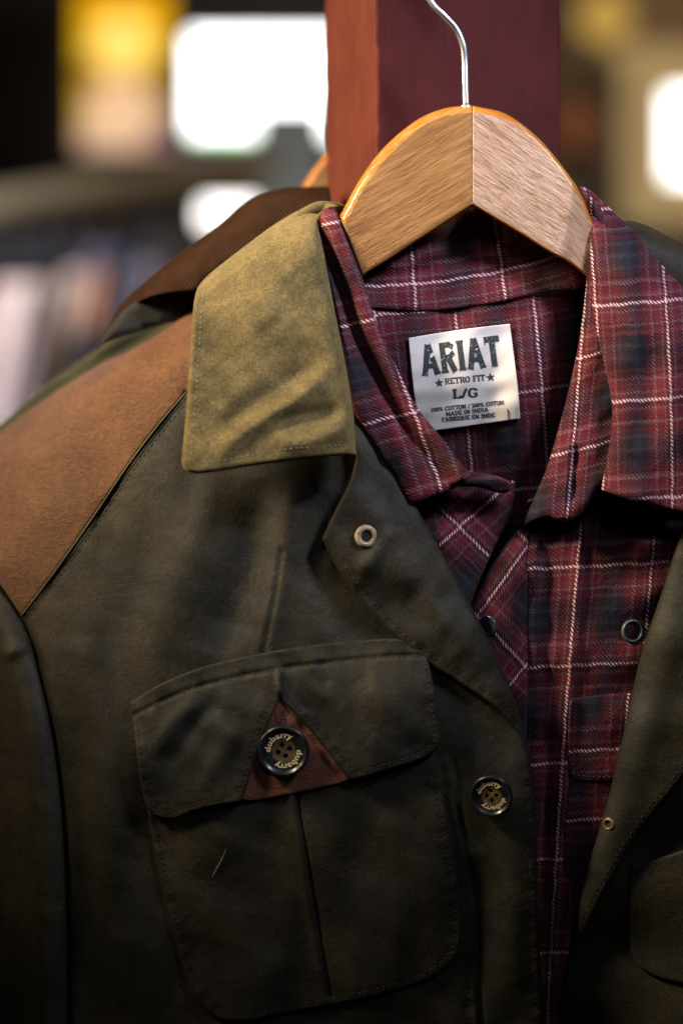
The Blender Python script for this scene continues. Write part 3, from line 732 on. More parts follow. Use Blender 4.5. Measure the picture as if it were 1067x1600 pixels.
rc = Sheet('collar_leaf', out, d_rc, M_PLAID, SH, step=3.5, thick=0.002, roll=9, rolld=0.0045, uv=uv_rc)
rc.ob['label'] = 'right half of the shirt collar'
# rolled stand under the right leaf
uv_rs = fit_uv([(893, 706, 0, 0), (940, 692, .42, 0), (886, 805, 0, .72), (908, 600, 0, -.7), (908, 548, 0, -1.05), (930, 545, .25, -1.05), (850, 745, -.35, .15), (825, 815, -.6, .7), (915, 430, .0, -1.9), (930, 770, .4, .5)])
def d_rs(x, y):
    L = cr([(912, 292), (918, 340), (917, 420), (906, 520), (890, 600), (872, 670), (852, 735), (826, 795), (815, 822)], 8)
    e, s_, arc = dist(x, y, L)
    d = -0.0035 + 0.010 * np.exp(-e / 16) - 0.004 * np.clip((y - 600) / 200, 0, 1) + 0.004 * ridge(x, y, [(900, 690), (895, 760), (890, 800)], 7) + 0.02 * np.exp(-np.clip(y - 292, 0, 90) / 18)
    return d + 0.0007 * waves(x, y, 50, 8)
out = outline([(908, 292), (917, 340), (917, 420), (906, 520), (890, 600), (872, 670), (852, 735), (826, 795), (816, 822)], [(816, 822), (838, 815), (858, 812), (880, 816), (897, 812), (915, 795), (938, 762)], [(938, 762), (970, 740), (985, 640), (965, 500), (950, 420), (940, 330), (908, 292)])
Sheet('collar_roll', out, d_rs, M_PLAID, SH, step=3.5, thick=0.0022, roll=9, rolld=0.005, uv=uv_rs)

# --- right front
uv_rf = fit_uv([(908, 815, 0, -.45), (903, 885, 0, 0), (893, 1040, 0, 1), (1015, 882, 1, 0), (1008, 1030, 1, 1), (876, 1195, 0, 2), (866, 1340, 0, 3), (862, 1490, 0, 4), (825, 889, -.62, 0), (825, 1043, -.55, 1), (990, 1190, 1, 2)])
def d_rf(x, y):
    e, s_, arc = dist(x, y, cr([(905, 820), (900, 960), (893, 1050), (884, 1150), (872, 1300), (866, 1500)], 12))
    d = 0.004 + 0.010 * np.clip((y - 1000) / 500, 0, 1) + 0.010 * np.exp(-((y - (812 + .03 * (x - 900))) / 22) ** 2)
    d = d + 0.0032 * np.exp(-((x - (852 - .01 * (y - 900))) / 15) ** 2) - 0.0016 * np.exp(-((x - 838) / 8) ** 2) - 0.0028 * np.exp(-(e / 11) ** 2)
    d = d + 0.008 * np.clip((x - 960) / 110, 0, 1.5) ** 2
    return d + 0.0011 * waves(x, y, 90, 61) + 0.0010 * np.sin(y / 17 + x / 40) * np.exp(-((y - 905) / 60) ** 2)
out = outline([(824, 780), (1120, 770)], [(1120, 770), (1120, 1640)], [(1120, 1640), (800, 1640)], [(800, 1640), (815, 1200), (822, 1000), (822, 860), (824, 780)])
rf = Sheet('front_panel', out, d_rf, M_PLAID, SH, step=4.5, thick=0.001, roll=4, rolld=0.0012, uv=uv_rf)
# turned back placket, cut on the bias
uv_rp = fit_uv([(825, 850, 0, 0), (748, 962, 0, 1), (822, 1040, 1, 1), (775, 1092, 1, 1.5), (826, 948, .5, .5), (735, 980, 0, 1.12), (765, 900, -.15, .6)])
def d_rp(x, y):
    L = cr([(826, 820), (790, 850), (760, 900), (737, 950), (727, 980), (745, 1030), (780, 1100)], 8)
    e, s_, arc = dist(x, y, L)
    return 0.0 + 0.007 * np.exp(-e / 12) + 0.003 * np.clip((x - 800) / 25, 0, 1) + 0.0008 * waves(x, y, 60, 72)
out = outline([(828, 812), (800, 838), (775, 872), (757, 905), (737, 948), (728, 976)], [(728, 976), (735, 1050), (770, 1150), (815, 1240)], [(815, 1240), (822, 1150), (824, 1000), (824, 880), (828, 812)])
rp = Sheet('placket', out, d_rp, M_PLAID, SH, step=3.5, thick=0.0018, roll=6, rolld=0.0026, uv=uv_rp)
# shirt pocket
def d_pk(x, y): return d_rf(x, y) - 0.0022
out = outline([(888, 1100), (892, 1092), (902, 1090), (960, 1084), (1040, 1084)], [(1040, 1084), (1040, 1224)], [(1040, 1224), (960, 1222), (905, 1222), (892, 1215), (888, 1200)], [(888, 1200), (887, 1150), (888, 1100)])
pk = Sheet('pocket_flap', out, d_pk, M_PLAID, SH, step=4, thick=0.002, roll=5, rolld=0.0018, uv=lambda x, y: uv_rf(x, y) + np.array([.17, .12]))
stitches('stitching', [(897, 1110), (896, 1160), (897, 1200), (906, 1212), (1000, 1214)], pk.D, simple('burgundy thread', (0.22, 0.05, 0.07), .7), SH, 5, 3, r=0.00018)
out = outline([(890, 1215), (1040, 1215)], [(1040, 1215), (1040, 1420)], [(1040, 1420), (900, 1380), (880, 1330), (890, 1215)])
Sheet('pocket', out, lambda x, y: d_rf(x, y) - 0.0012, M_PLAID, SH, step=5, thick=0.001, roll=4, rolld=0.001, uv=lambda x, y: uv_rf(x, y) + np.array([.3, .4]))

# ------------------------------------------------------------- woven label
def lab_d(x, y): return yoke.D(x, y) - 0.0016 - 0.0010 * np.sin((x - 640) / 165 * PI) * np.clip((y - 500) / 170, 0, 1) + 0.0003 * waves(x, y, 45, 77, ang=1.2, spread=.4)
m_lab, nt, b = newmat('woven satin label')
n = noise(nt, coords(nt, 'UV', (1, 3, 1)), 900, 3); n0 = noise(nt, coords(nt), 60, 3)
nt.links.new(mixc(nt, math_(nt, 'MULTIPLY', n0, .35), (0.72, 0.68, 0.66), (0.60, 0.56, 0.55)), b.inputs['Base Color']); setp(b, Roughness=0.6, Sheen_Weight=.2)
bump(nt, b, n, 0.5, 0.0001)
out = outline([(638, 528), (720, 515), (796, 506)], [(796, 506), (803, 560), (809, 610), (812, 654)], [(812, 654), (740, 664), (655, 676)], [(655, 676), (645, 600), (638, 528)], step=3)
lab = Sheet('size_label', out, lab_d, m_lab, SH, step=3.5, thick=0.0004, roll=1.2, rolld=0.0002)
m_ink, nt, b = newmat('worn ink')
n = noise(nt, coords(nt, 'Object', (1, 1, 1), (0, .6, 0)), 420, 4, .7, 1.6)
nt.links.new(ramp(nt, n, [(0.0, (0.018, 0.024, 0.032)), (0.60, (0.03, 0.04, 0.05)), (0.66, (0.55, 0.53, 0.52))]), b.inputs['Base Color']); setp(b, Roughness=.8)
m_ink2 = simple('label ink', (0.03, 0.035, 0.045), .8)

GL = {  # slab serif strokes in a unit-high cell: (width, [polyline...])
 'L': (.66, [[(.18, 0), (.18, 1)], [(.02, .97), (.36, .97)], [(.02, .03), (.6, .03), (.6, .28)]]),
 'G': (.78, [[(.66, .72), (.66, .95)], [(.66, .8), (.5, .97), (.3, .97), (.12, .75), (.12, .25), (.3, .03), (.5, .03), (.64, .15), (.64, .42)], [(.42, .42), (.76, .42)]]),
 '/': (.5, [[(.08, -.05), (.42, 1.05)]]),
 'R': (.78, [[(.2, 0), (.2, 1)], [(.05, .03), (.36, .03)], [(.05, .97), (.5, .97), (.64, .85), (.64, .65), (.5, .53), (.2, .53)], [(.42, .53), (.66, .03), (.78, .03)]]),
 'E': (.7, [[(.2, 0), (.2, 1)], [(.04, .03), (.62, .03), (.62, .25)], [(.04, .97), (.62, .97), (.62, .75)], [(.2, .5), (.46, .5)]]),
 'T': (.72, [[(.36, 0), (.36, 1)], [(.2, .03), (.52, .03)], [(.06, .75), (.06, .97), (.66, .97), (.66, .75)]]),
 'O': (.76, [[(.38, .97), (.2, .9), (.11, .7), (.11, .3), (.2, .1), (.38, .03), (.56, .1), (.65, .3), (.65, .7), (.56, .9), (.38, .97)]]),
 'F': (.68, [[(.2, 0), (.2, 1)], [(.04, .03), (.38, .03)], [(.04, .97), (.62, .97), (.62, .75)], [(.2, .5), (.46, .5)]]),
 'I': (.42, [[(.2, 0), (.2, 1)], [(.04, .03), (.36, .03)], [(.04, .97), (.36, .97)]]),
 'C': (.74, [[(.64, .7), (.64, .95)], [(.64, .8), (.5, .97), (.3, .97), (.12, .75), (.12, .25), (.3, .03), (.5, .03), (.66, .22)]]),
 'N': (.84, [[(.16, 0), (.16, 1), (.68, 0), (.68, 1)], [(.03, .03), (.3, .03)], [(.54, .97), (.82, .97)]]),
 'M': (.96, [[(.16, 0), (.16, 1), (.48, .2), (.8, 1), (.8, 0)], [(.03, .03), (.3, .03)], [(.66, .03), (.94, .03)]]),
 'A': (.84, [[(.12, 0), (.4, 1), (.7, 0)], [(.22, .34), (.6, .34)], [(.0, .03), (.26, .03)], [(.56, .03), (.84, .03)]]),
 'D': (.8, [[(.2, 0), (.2, 1)], [(.04, .97), (.46, .97), (.66, .75), (.66, .25), (.46, .03), (.04, .03)]]),
 'B': (.76, [[(.2, 0), (.2, 1)], [(.04, .97), (.5, .97), (.6, .86), (.6, .66), (.5, .53), (.2, .53)], [(.5, .53), (.66, .4), (.66, .16), (.52, .03), (.04, .03)]]),
 'Q': (.78, [[(.38, .97), (.2, .9), (.11, .7), (.11, .3), (.2, .1), (.38, .03), (.56, .1), (.65, .3), (.65, .7), (.56, .9), (.38, .97)], [(.4, .22), (.7, -.12)]]),
 'U': (.8, [[(.16, 1), (.16, .25), (.3, .03), (.5, .03), (.64, .25), (.64, 1)], [(.03, .97), (.3, .97)], [(.5, .97), (.78, .97)]]),
 '1': (.46, [[(.05, .8), (.22, 1), (.22, 0)], [(.04, .03), (.4, .03)]]),
 '0': (.64, [[(.31, .97), (.16, .85), (.1, .5), (.16, .15), (.31, .03), (.46, .15), (.52, .5), (.46, .85), (.31, .97)]]),
 '%': (.86, [[(.15, -.02), (.68, 1.02)], [(.2, .95), (.08, .82), (.2, .62), (.32, .8), (.2, .95)], [(.62, .38), (.5, .24), (.62, .05), (.74, .22), (.62, .38)]]),
 ' ': (.36, []),
}
BLK = {
 'A': (.86, [([(.15, 0), (.43, 1)], .25), ([(.72, 0), (.44, 1)], .25), ([(.28, .30), (.6, .30)], .17), ([(.02, .045), (.28, .045)], .09), ([(.58, .045), (.86, .045)], .09)]),
 'R': (.80, [([(.2, 0), (.2, 1)], .25), ([(.08, .91), (.5, .91), (.62, .84), (.62, .6), (.5, .5), (.2, .5)], .18), ([(.42, .5), (.66, 0)], .25), ([(.04, .045), (.36, .045)], .09)]),
 'I': (.40, [([(.2, 0), (.2, 1)], .26), ([(.04, .045), (.36, .045)], .09), ([(.04, .955), (.36, .955)], .09)]),
 'T': (.76, [([(.38, 0), (.38, 1)], .26), ([(.04, .90), (.72, .90)], .20), ([(.04, .78), (.09, .78)], .1)]),
}
def ribbon(mb, pl, wd, tf, lift):
    for i in range(len(pl) - 1):
        a = Vector(pl[i]); b_ = Vector(pl[i + 1]); t = (b_ - a)
        if t.length < 1e-6: continue
        t.normalize(); n = Vector((-t.y, t.x)) * wd / 2
        ext = t * wd * 0.42 if len(pl) > 2 else t * 0
        a2 = a - (ext if i > 0 else t * 0); b2 = b_ + (ext if i < len(pl) - 2 else t * 0)
        k = max(1, int((b2 - a2).length / .25)); v = []; f = []
        for j in range(k + 1):
            c = a2 + (b2 - a2) * j / k
            v += [tf(c.x + n.x, c.y + n.y, lift[0]), tf(c.x - n.x, c.y - n.y, lift[0])]
            if j: f.append((2 * j - 2, 2 * j - 1, 2 * j + 1, 2 * j))
        mb.add(v, f); lift[0] += 0.0000012
def text_on(mb, s_, font, p0, p1, h, D, wd=.17, slant=(0, 0)):
    W = sum(font[c][0] for c in s_); p0 = Vector(p0); p1 = Vector(p1); ax = (p1 - p0) / W; up = Vector((ax.y, -ax.x)).normalized() * h
    if up.y > 0: up = -up
    x = 0; lift = [0.00008]
    for c in s_:
        g = font[c]
        def tf(a, b_, l, x=x):
            q = p0 + ax * (x + a) + up * b_
            return P(q.x, q.y, float(D(np.array([q.x]), np.array([q.y]))[0]) - l)
        for pl in g[1]:
            if isinstance(pl, tuple): ribbon(mb, pl[0], pl[1], tf, lift)
            else: ribbon(mb, pl, wd, tf, lift)
        x += g[0]
def star(mb, cx, cy, r, D, rot):
    v = [P(cx, cy, float(D(np.array([cx]), np.array([cy]))[0]) - .0001)]
    for k in range(10):
        a = rot - PI / 2 + k * PI / 5; q = r if k % 2 == 0 else r * .42
        X, Y = cx + q * math.cos(a), cy + q * math.sin(a); v.append(P(X, Y, float(D(np.array([X]), np.array([Y]))[0]) - .0001))
    mb.add(v, [(0, 1 + (k + 1) % 10, 1 + k) for k in range(10)])
mb = MB(); text_on(mb, 'ARIAT', BLK, (659, 588), (786, 571), 48, lab.D)
mb.build('lettering', m_ink, lab.ob, False)
mb = MB()
text_on(mb, 'RETRO FIT', GL, (694.5, 600.5), (758, 594), 8.6, lab.D, .2)
text_on(mb, 'L/G', GL, (707, 622.5), (747, 620), 13.5, lab.D, .2)
text_on(mb, '100% COTTON / 100% COTON', GL, (673.5, 643.5), (787, 631.5), 6.0, lab.D, .2)
text_on(mb, 'MADE IN INDIA', GL, (696.5, 650), (763, 642.5), 6.0, lab.D, .2)
text_on(mb, 'FABRIQUE EN INDE', GL, (690, 659), (773, 651), 6.0, lab.D, .2)
star(mb, 686, 598.6, 7.6, lab.D, -.12); star(mb, 766, 589.6, 7.6, lab.D, -.12)
mb.build('lettering', m_ink2, lab.ob, False)
mb = MB(); c = [(792, 639), (793.5, 645), (793, 650), (796, 658)]
mb.tube([P(a, b_, float(lab.D(np.array([a]), np.array([b_]))[0]) - .0003) for a, b_ in c], .00022, 6); mb.build('thread', M_STITCH_DK, lab.ob)

# ================================================================== buttons
m_horn, nt, b = newmat('dark horn button')
v = coords(nt, 'Object'); n = noise(nt, v, 160, 4, .6, 1.5)
nt.links.new(ramp(nt, n, [(0.35, (0.006, 0.007, 0.010)), (0.7, (0.018, 0.020, 0.024))]), b.inputs['Base Color']); setp(b, Roughness=.33, Coat_Weight=.25, Coat_Roughness=.2, Specular_IOR_Level=.35)
m_hornc, nt, b = newmat('brown horn button centre')
n = noise(nt, coords(nt, 'Object'), 300, 4, .6, 2)
nt.links.new(ramp(nt, n, [(0.35, (0.025, 0.018, 0.012)), (0.55, (0.085, 0.055, 0.025)), (0.75, (0.24, 0.17, 0.08))]), b.inputs['Base Color']); setp(b, Roughness=.45, Coat_Weight=.1)
m_gold = simple('pale button lettering', (0.78, 0.60, 0.34), .6, .1)
def fontmesh(ch, size):
    cu = bpy.data.curves.new('glyph', 'FONT'); cu.body = ch; cu.size = size; cu.align_x = 'CENTER'; cu.offset = size * 0.018; cu.extrude = 0.00003
    o = bpy.data.objects.new('glyph', cu); COL.objects.link(o)
    bpy.context.view_layer.update()
    me = bpy.data.meshes.new_from_object(o.evaluated_get(bpy.context.evaluated_depsgraph_get()))
    V = [tuple(q.co) for q in me.vertices]; F = [tuple(p.vertices) for p in me.polygons]
    bpy.data.objects.remove(o); bpy.data.curves.remove(cu); bpy.data.meshes.remove(me)
    return V, F
GLY = {c: fontmesh(c, 0.0046) for c in 'dubary'}
def logo_button(parent, x, y, d, r, rot, tilt_x, tilt_y, label):
    # local frame: +z towards the camera
    Mx = Matrix.Translation(P(x, y, d)) @ Matrix.Rotation(R(90), 4, 'X') @ Matrix.Rotation(tilt_x, 4, 'X') @ Matrix.Rotation(tilt_y, 4, 'Y') @ Matrix.Rotation(rot, 4, 'Z')
    s = r / 0.0115
    def q(*l): return [(a * s, b_ * s) for a, b_ in l]
    mb = MB(); prof = q((.0052, .0016), (.0056, .0018), (.0086, .0019), (.0092, .0021), (.0098, .0030), (.0104, .0034), (.0110, .0031), (.01145, .0022), (.0115, .0013), (.0110, .0004), (.0095, 0), (.00001, 0))
    mb.lathe(prof[::-1], 64); ob = mb.build('button', m_horn, parent, True, Mx); ob['label'] = label
    # centre with four holes, meshed as a dished disc
    mb = MB(); seg = 40; hr = .00115; ho = .0026
    pts = []; R0 = .00535
    outer = [Vector((R0 * math.cos(2 * PI * k / seg), R0 * math.sin(2 * PI * k / seg))) for k in range(seg)]
    holes = []
    for h in range(4):
        a = h * PI / 2 + .25; c = Vector((ho * math.cos(a), ho * math.sin(a))); holes.append([c + Vector((hr * math.cos(-2 * PI * k / 14), hr * math.sin(-2 * PI * k / 14))) for k in range(14)])
    vv = list(outer); ed = [(k, (k + 1) % seg) for k in range(seg)]
    for hl in holes:
        n0 = len(vv); vv += hl; ed += [(n0 + k, n0 + (k + 1) % 14) for k in range(14)]
    rnd = random.Random(5)
    for i in range(-5, 6):
        for j in range(-5, 6):
            c = Vector((i * .00095, j * .00095))
            if c.length < R0 * .93 and all((c - sum(hl, Vector((0, 0))) / 14).length > hr * 1.3 for hl in holes): vv.append(c)
    V2, E2, F2, *_ = delaunay_2d_cdt(vv, ed, [], 0, 1e-7, False)
    def hz_(p): return .0009 + .0008 * (p.length / R0) ** 2
    keep = []
    for f in F2:
        c = sum((V2[i] for i in f), Vector((0, 0))) / len(f)
        if all((c - sum(hl, Vector((0, 0))) / 14).length > hr * .97 for hl in holes) and c.length < R0: keep.append(tuple(f))
    mb.add([(p.x * s, p.y * s, hz_(p) * s) for p in V2], keep)
    for hl in holes:
        v = [(p.x * s, p.y * s, hz_(p) * s) for p in hl] + [(p.x * s, p.y * s, .0002 * s) for p in hl]
        mb.add(v, [(k, (k + 1) % 14, 14 + (k + 1) % 14, 14 + k) for k in range(14)] + [])
    mb.build('button_centre', m_hornc, ob, True, Mx)
    mb = MB()
    word = 'dubarry'
    adv = [0.0, .90, .88, .84, .74, .58, .64]
    tot = sum(adv); 
    for rep in range(2):
        acc = 0
        for i, ch in enumerate(word):
            acc += adv[i]
            a = R(172 - rep * 180) - acc / tot * R(110)
            rt = .00585; c, s2 = math.cos(a - PI / 2), math.sin(a - PI / 2)
            V, F = GLY[ch]
            vv = []
            for (gx, gy, gz) in V:
                X = gx; Y = gy * .80 + rt
                vv.append(((X * c - Y * s2) * s, (X * s2 + Y * c) * s, (gz + .00194) * s))
            mb.add(vv, F)
    mb.build('lettering', m_gold, ob, False, Mx)
    return ob
def plain_button(parent, x, y, d, r, tx, ty, mat, label):
    Mx = Matrix.Translation(P(x, y, d)) @ Matrix.Rotation(R(90), 4, 'X') @ Matrix.Rotation(tx, 4, 'X') @ Matrix.Rotation(ty, 4, 'Y')
    mb = MB(); s = r
    mb.lathe([(1e-6, 0), (.9 * s, 0), (s, .1 * s), (s, .22 * s), (.93 * s, .33 * s), (.8 * s, .33 * s), (.7 * s, .22 * s), (.6 * s, .2 * s), (1e-6, .18 * s)], 32)
    ob = mb.build('button', mat, parent, True, Mx); ob['label'] = label
    mb = MB()
    for k in range(4):
        a = PI / 4 + k * PI / 2; cx, cy = .25 * s * math.cos(a), .25 * s * math.sin(a); n0 = 10
        v = [(cx + .1 * s * math.cos(2 * PI * j / n0), cy + .1 * s * math.sin(2 * PI * j / n0), .205 * s) for j in range(n0)]; mb.add(v, [tuple(range(n0))])
    mb.build('hole', M_DARKLINING, ob, False, Mx)
    return ob
m_sbtn = simple('dark shirt button', (0.03, 0.035, 0.045), .22, .3, 200)
plain_button(SH, 763, 978, float(rp.D(np.array([763.]), np.array([978.]))[0]) - .0006, 17 * K, R(0), R(-38), m_sbtn, 'dark button on the turned placket')
m_snap, nt, b = newmat('smoky pearl snap'); setp(b, Base_Color=(.10, .13, .14), Roughness=.4, Metallic=.3)
x, y = 986, 986; d = float(rf.D(np.array([986.]), np.array([986.]))[0]) - .0006
Mx = Matrix.Translation(P(x, y, d)) @ Matrix.Rotation(R(90), 4, 'X') @ Matrix.Rotation(R(18), 4, 'Y')
mb = MB(); r = 18 * K
mb.lathe([(r, 0), (r * 1.02, r * .2), (r * .95, r * .36), (r * .82, r * .32), (r * .74, r * .1)], 40); sn = mb.build('snap_ring', m_snap, SH, True, Mx)
mb = MB(); mb.lathe([(r * .74, r * .08), (1e-6, r * .12)], 40); mb.build('snap_cap', simple('snap cap', (.05, .015, .022), .35), SH, True, Mx)

# ================================================================== waxed jacket
JK = empty('waxed_jacket', P(420, 1700, 0), 'dark olive waxed jacket with tan shoulder patch and flap pocket worn over the shirt', 'jacket')
SHL = cr([(-80, 720), (0, 674), (112, 596), (225, 533), (296, 486), (400, 420)], 12)
def JB(x, y):
    x = np.asarray(x, float); y = np.asarray(y, float)
    e, s_, a = dist(x, y, SHL)
    d = -0.010 + 0.034 * np.clip((420 - x) / 420, 0, 2) ** 2 + 0.038 * np.exp(-e / 34) + 0.026 * np.exp(-e / 130) + 0.006 * np.clip((900 - y) / 400, -.3, 1)
    d = d + 0.006 * np.clip((y - 1250) / 400, 0, 1) ** 1.3
    d = d + 0.004 * np.clip((x - 620) / 200, 0, 1.3)
    # broad drape folds
    d = d - 0.0035 * ridge(x, y, [(330, 720), (300, 850), (240, 1000), (215, 1150), (230, 1300)], 42) \
          + 0.0050 * ridge(x, y, [(400, 740), (395, 850), (360, 960), (330, 1030)], 36) \
          - 0.0030 * ridge(x, y, [(470, 740), (450, 850), (430, 950), (420, 1030)], 24) \
          + 0.0035 * ridge(x, y, [(510, 760), (500, 880), (540, 980), (600, 1030)], 30) \
          - 0.0040 * ridge(x, y, [(150, 980), (150, 1150), (170, 1350), (190, 1600)], 50) \
          + 0.0035 * ridge(x, y, [(110, 1000), (130, 1200), (135, 1400), (130, 1650)], 22)
    return d + 0.0011 * waves(x, y, 190, 101, ang=0.2, spread=.7) + 0.00022 * waves(x, y, 70, 103)

PSEAM = [(292, 612), (245, 668), (200, 728), (155, 795), (110, 860), (70, 915), (34, 962)]
SSEAM = [(-60, 840), (0, 912), (34, 962), (52, 1010), (70, 1080), (86, 1160), (98, 1260), (104, 1360), (106, 1480), (106, 1680)]
def d_front(x, y):
    d = JB(x, y) + pucker(x, y, [(p[0] + 9, p[1] + 6) for p in PSEAM]) + pucker(x, y, [(820, 1200), (826, 1260), (829, 1340), (831, 1440), (836, 1540), (842, 1680)]) + pucker(x, y, [(690, 1200), (705, 1300), (722, 1440), (736, 1640)])
    d = d + 0.0012 * seam(x, y, PSEAM, 4) + 0.0016 * seam(x, y, [(440, 860), (430, 930), (410, 1025)], 3.5) * (y < 1040) + 0.0018 * seam(x, y, SSEAM, 6)
    d = d - 0.0008 * seam(x, y, [(698, 1190), (715, 1300), (732, 1440), (746, 1640)], 5) + 0.0012 * seam(x, y, [(708, 1190), (725, 1300), (742, 1440), (756, 1640)], 4)
    d = d + 0.002 * ridge(x, y, [(600, 1010), (700, 1080), (760, 1130), (800, 1200)], 30) + 0.0030 * ridge(x, y, [(735, 1330), (742, 1450), (750, 1600)], 26) - 0.0020 * ridge(x, y, [(795, 1290), (802, 1420), (806, 1600)], 22)
    return d
FEDGE = [(790, 1100), (815, 1150), (830, 1200), (836, 1260), (839, 1340), (841, 1440), (846, 1540), (852, 1680)]
out = outline(PSEAM[::-1], [(292, 612), (330, 560), (470, 560), (560, 620)], [(560, 620), (620, 760), (700, 900), (790, 1100)], FEDGE, [(852, 1680), (106, 1680)], [(106, 1680), (106, 1480), (104, 1360), (98, 1260), (86, 1160), (70, 1080), (52, 1010), (34, 962)])
fr = Sheet('front_panel', out, d_front, M_OLIVE, JK, step=5, thick=0.0016, roll=7, rolld=0.0022)
# sleeve
def d_sl(x, y):
    e, s_, a = dist(x, y, cr(SSEAM, 12))
    return JB(x, y) - 0.001 + 0.004 * np.exp(-e / 7) - 0.008 * np.exp(-((e - 34) / 26) ** 2) * np.clip((y - 900) / 120, 0, 1) + 0.020 * np.clip((e - 45) / 60, 0, 1.6) * np.clip((y - 980) / 200, 0, 1) - 0.004 * ridge(x, y, [(-10, 1150), (20, 1300), (25, 1450), (30, 1640)], 20) - 0.0025 * ridge(x, y, [(0, 1030), (30, 1010), (52, 1000)], 12)
out = outline([(-150, 780), (-60, 844), (0, 914), (34, 964), (52, 1011), (70, 1081), (86, 1161), (98, 1261), (104, 1361), (106, 1481), (106, 1680)], [(106, 1680), (-150, 1680)], [(-150, 1680), (-150, 780)])
sl = Sheet('sleeve', out, d_sl, M_OLIVE, JK, step=5, thick=0.0016, roll=7, rolld=0.004)
# shoulder patch
def d_sp(x, y): return JB(x, y) - 0.0016 + 0.0006 * waves(x, y, 120, 211, ang=1.25, spread=.35) + 0.003 * np.exp(-((x - 305) / 22) ** 2)
out = outline([(-150, 765), (-80, 722), (0, 676), (56, 634), (112, 597), (168, 563), (225, 534), (296, 487), (330, 465)], [(330, 465), (360, 520), (345, 590), (292, 614)], PSEAM, [(34, 962), (0, 912), (-60, 842), (-150, 780)], [(-150, 780), (-150, 765)])
sp = Sheet('shoulder_patch', out, d_sp, M_TAN, JK, step=4.5, thick=0.0018, roll=5, rolld=0.0018)
mb = MB(); c = cr(PSEAM, 5); dd = JB(c[:, 0], c[:, 1]) - 0.0014
mb.tube([P(a, b_, k) for (a, b_), k in zip(c, dd)], 0.00042, 8); mb.build('piping', M_PIPING, JK)
stitches('stitching', [(p[0] + 9, p[1] + 6) for p in PSEAM], fr.D, M_STITCH_DK, JK, 6, 3.5, r=.00022)
# collar leaf
CE = [(494, 319), (470, 327), (430, 350), (385, 383), (340, 418), (316, 440), (305, 462), (300, 510), (296, 570), (291, 640), (285, 708)]
def d_col(x, y):
    e, s_, a = dist(x, y, cr(CE[:6], 8)); ib, _, _ = dist(x, y, cr([(494, 319), (497, 350), (505, 400), (522, 480), (538, 560), (550, 640), (557, 712)], 8))
    t = np.clip((y - 320) / 400, 0, 1.1)
    d = -0.012 - 0.024 * t ** 1.1 + 0.006 * np.clip((x - 300) / 260, 0, 1) * t + 0.034 * np.exp(-e / 22) + 0.006 * np.exp(-ib / 8)
    d = d - 0.0030 * ridge(x, y, [(330, 720), (380, 672), (440, 640), (490, 600), (520, 570)], 15) + 0.0033 * ridge(x, y, [(330, 690), (400, 630), (450, 600), (500, 560)], 17) \
        - 0.0030 * ridge(x, y, [(420, 690), (480, 690), (550, 660)], 15) + 0.003 * ridge(x, y, [(420, 665), (470, 650), (540, 640)], 12) - 0.002 * ridge(x, y, [(350, 560), (400, 500), (450, 480)], 35)
    d = d + pucker(x, y, [(340, 432), (322, 450), (316, 475), (312, 540), (308, 600), (303, 660), (299, 716)]) + pucker(x, y, [(306, 724), (350, 719), (420, 706), (480, 699), (550, 695)])
    return d + 0.0008 * waves(x, y, 110, 303) + 0.00015 * waves(x, y, 40, 305)
out = outline(CE, [(285, 708), (284, 724), (292, 736), (308, 740), (330, 738), (400, 727), (470, 718), (520, 713), (557, 710)], [(557, 710), (551, 640), (538, 560), (522, 480), (507, 400), (498, 350), (506, 330), (520, 324), (530, 322)], [(530, 322), (512, 318), (494, 319)])
co = Sheet('collar', out, d_col, M_COLLAR, JK, step=4, thick=0.0026, roll=7, rolld=0.0032)
stitches('stitching', [(340, 432), (322, 450), (316, 475), (312, 540), (308, 600), (303, 660), (299, 716)], co.D, M_STITCH_OL, JK, 5, 3.5, r=.00024)
stitches('stitching', [(306, 724), (350, 719), (420, 706), (480, 699), (550, 695)], co.D, M_STITCH_OL, JK, 5, 3.5, r=.00024)
# collar roll round the neck (seen from its edge)
mb = MB(); c = cr([(470, 335, .014), (496, 322, .012), (518, 322, .015), (540, 330, .022), (560, 350, .03)], 4)
mb.tube([P(a, b_ + 3, d) for a, b_, d in c], 0.0028, 12); mb.build('collar_fold', M_COLLAR, JK)
# lapel facing folded outward
LL = [(556, 716), (545, 755), (522, 800), (503, 842)]
LB = [(503, 842), (525, 885), (560, 935), (610, 990), (665, 1035), (720, 1070), (770, 1105), (805, 1145), (824, 1185), (831, 1215)]
LR = [(831, 1215), (826, 1170), (806, 1100), (780, 1035), (745, 965), (705, 890), (665, 820), (625, 745), (590, 690), (552, 630)]
def d_lap(x, y):
    eb, _, _ = dist(x, y, cr(LB, 10)); er, _, _ = dist(x, y, cr(LR, 10))
    d = JB(x, y) * 0.5 - 0.0085 - 0.004 * np.exp(-((x - 505) ** 2 + (y - 845) ** 2) / 55 ** 2)
    d = d + 0.003 * np.clip((y - 1080) / 120, 0, 1) + 0.0045 * np.exp(-er / 20)
    d = d - 0.0025 * ridge(x, y, [(560, 740), (600, 850), (680, 960), (760, 1060)], 26) + 0.0022 * ridge(x, y, [(640, 900), (660, 960), (720, 1020)], 18) - 0.0016 * ridge(x, y, [(620, 820), (590, 860), (560, 900)], 14)
    d = d + pucker(x, y, [(p[0] + 9, p[1] - 9) for p in LB[1:-2]])
    return d + 0.0009 * waves(x, y, 110, 401) + 0.0002 * waves(x, y, 50, 403)
out = outline(LL, LB, LR, [(552, 630), (548, 670), (556, 716)])
la = Sheet('lapel', out, d_lap, M_OLIVE, JK, step=4, thick=0.0022, roll=6, rolld=0.0026)
stitches('stitching', [(p[0] + 9, p[1] - 9) for p in LB[1:-2]], la.D, M_STITCH_DK, JK, 6, 4, r=.00021)
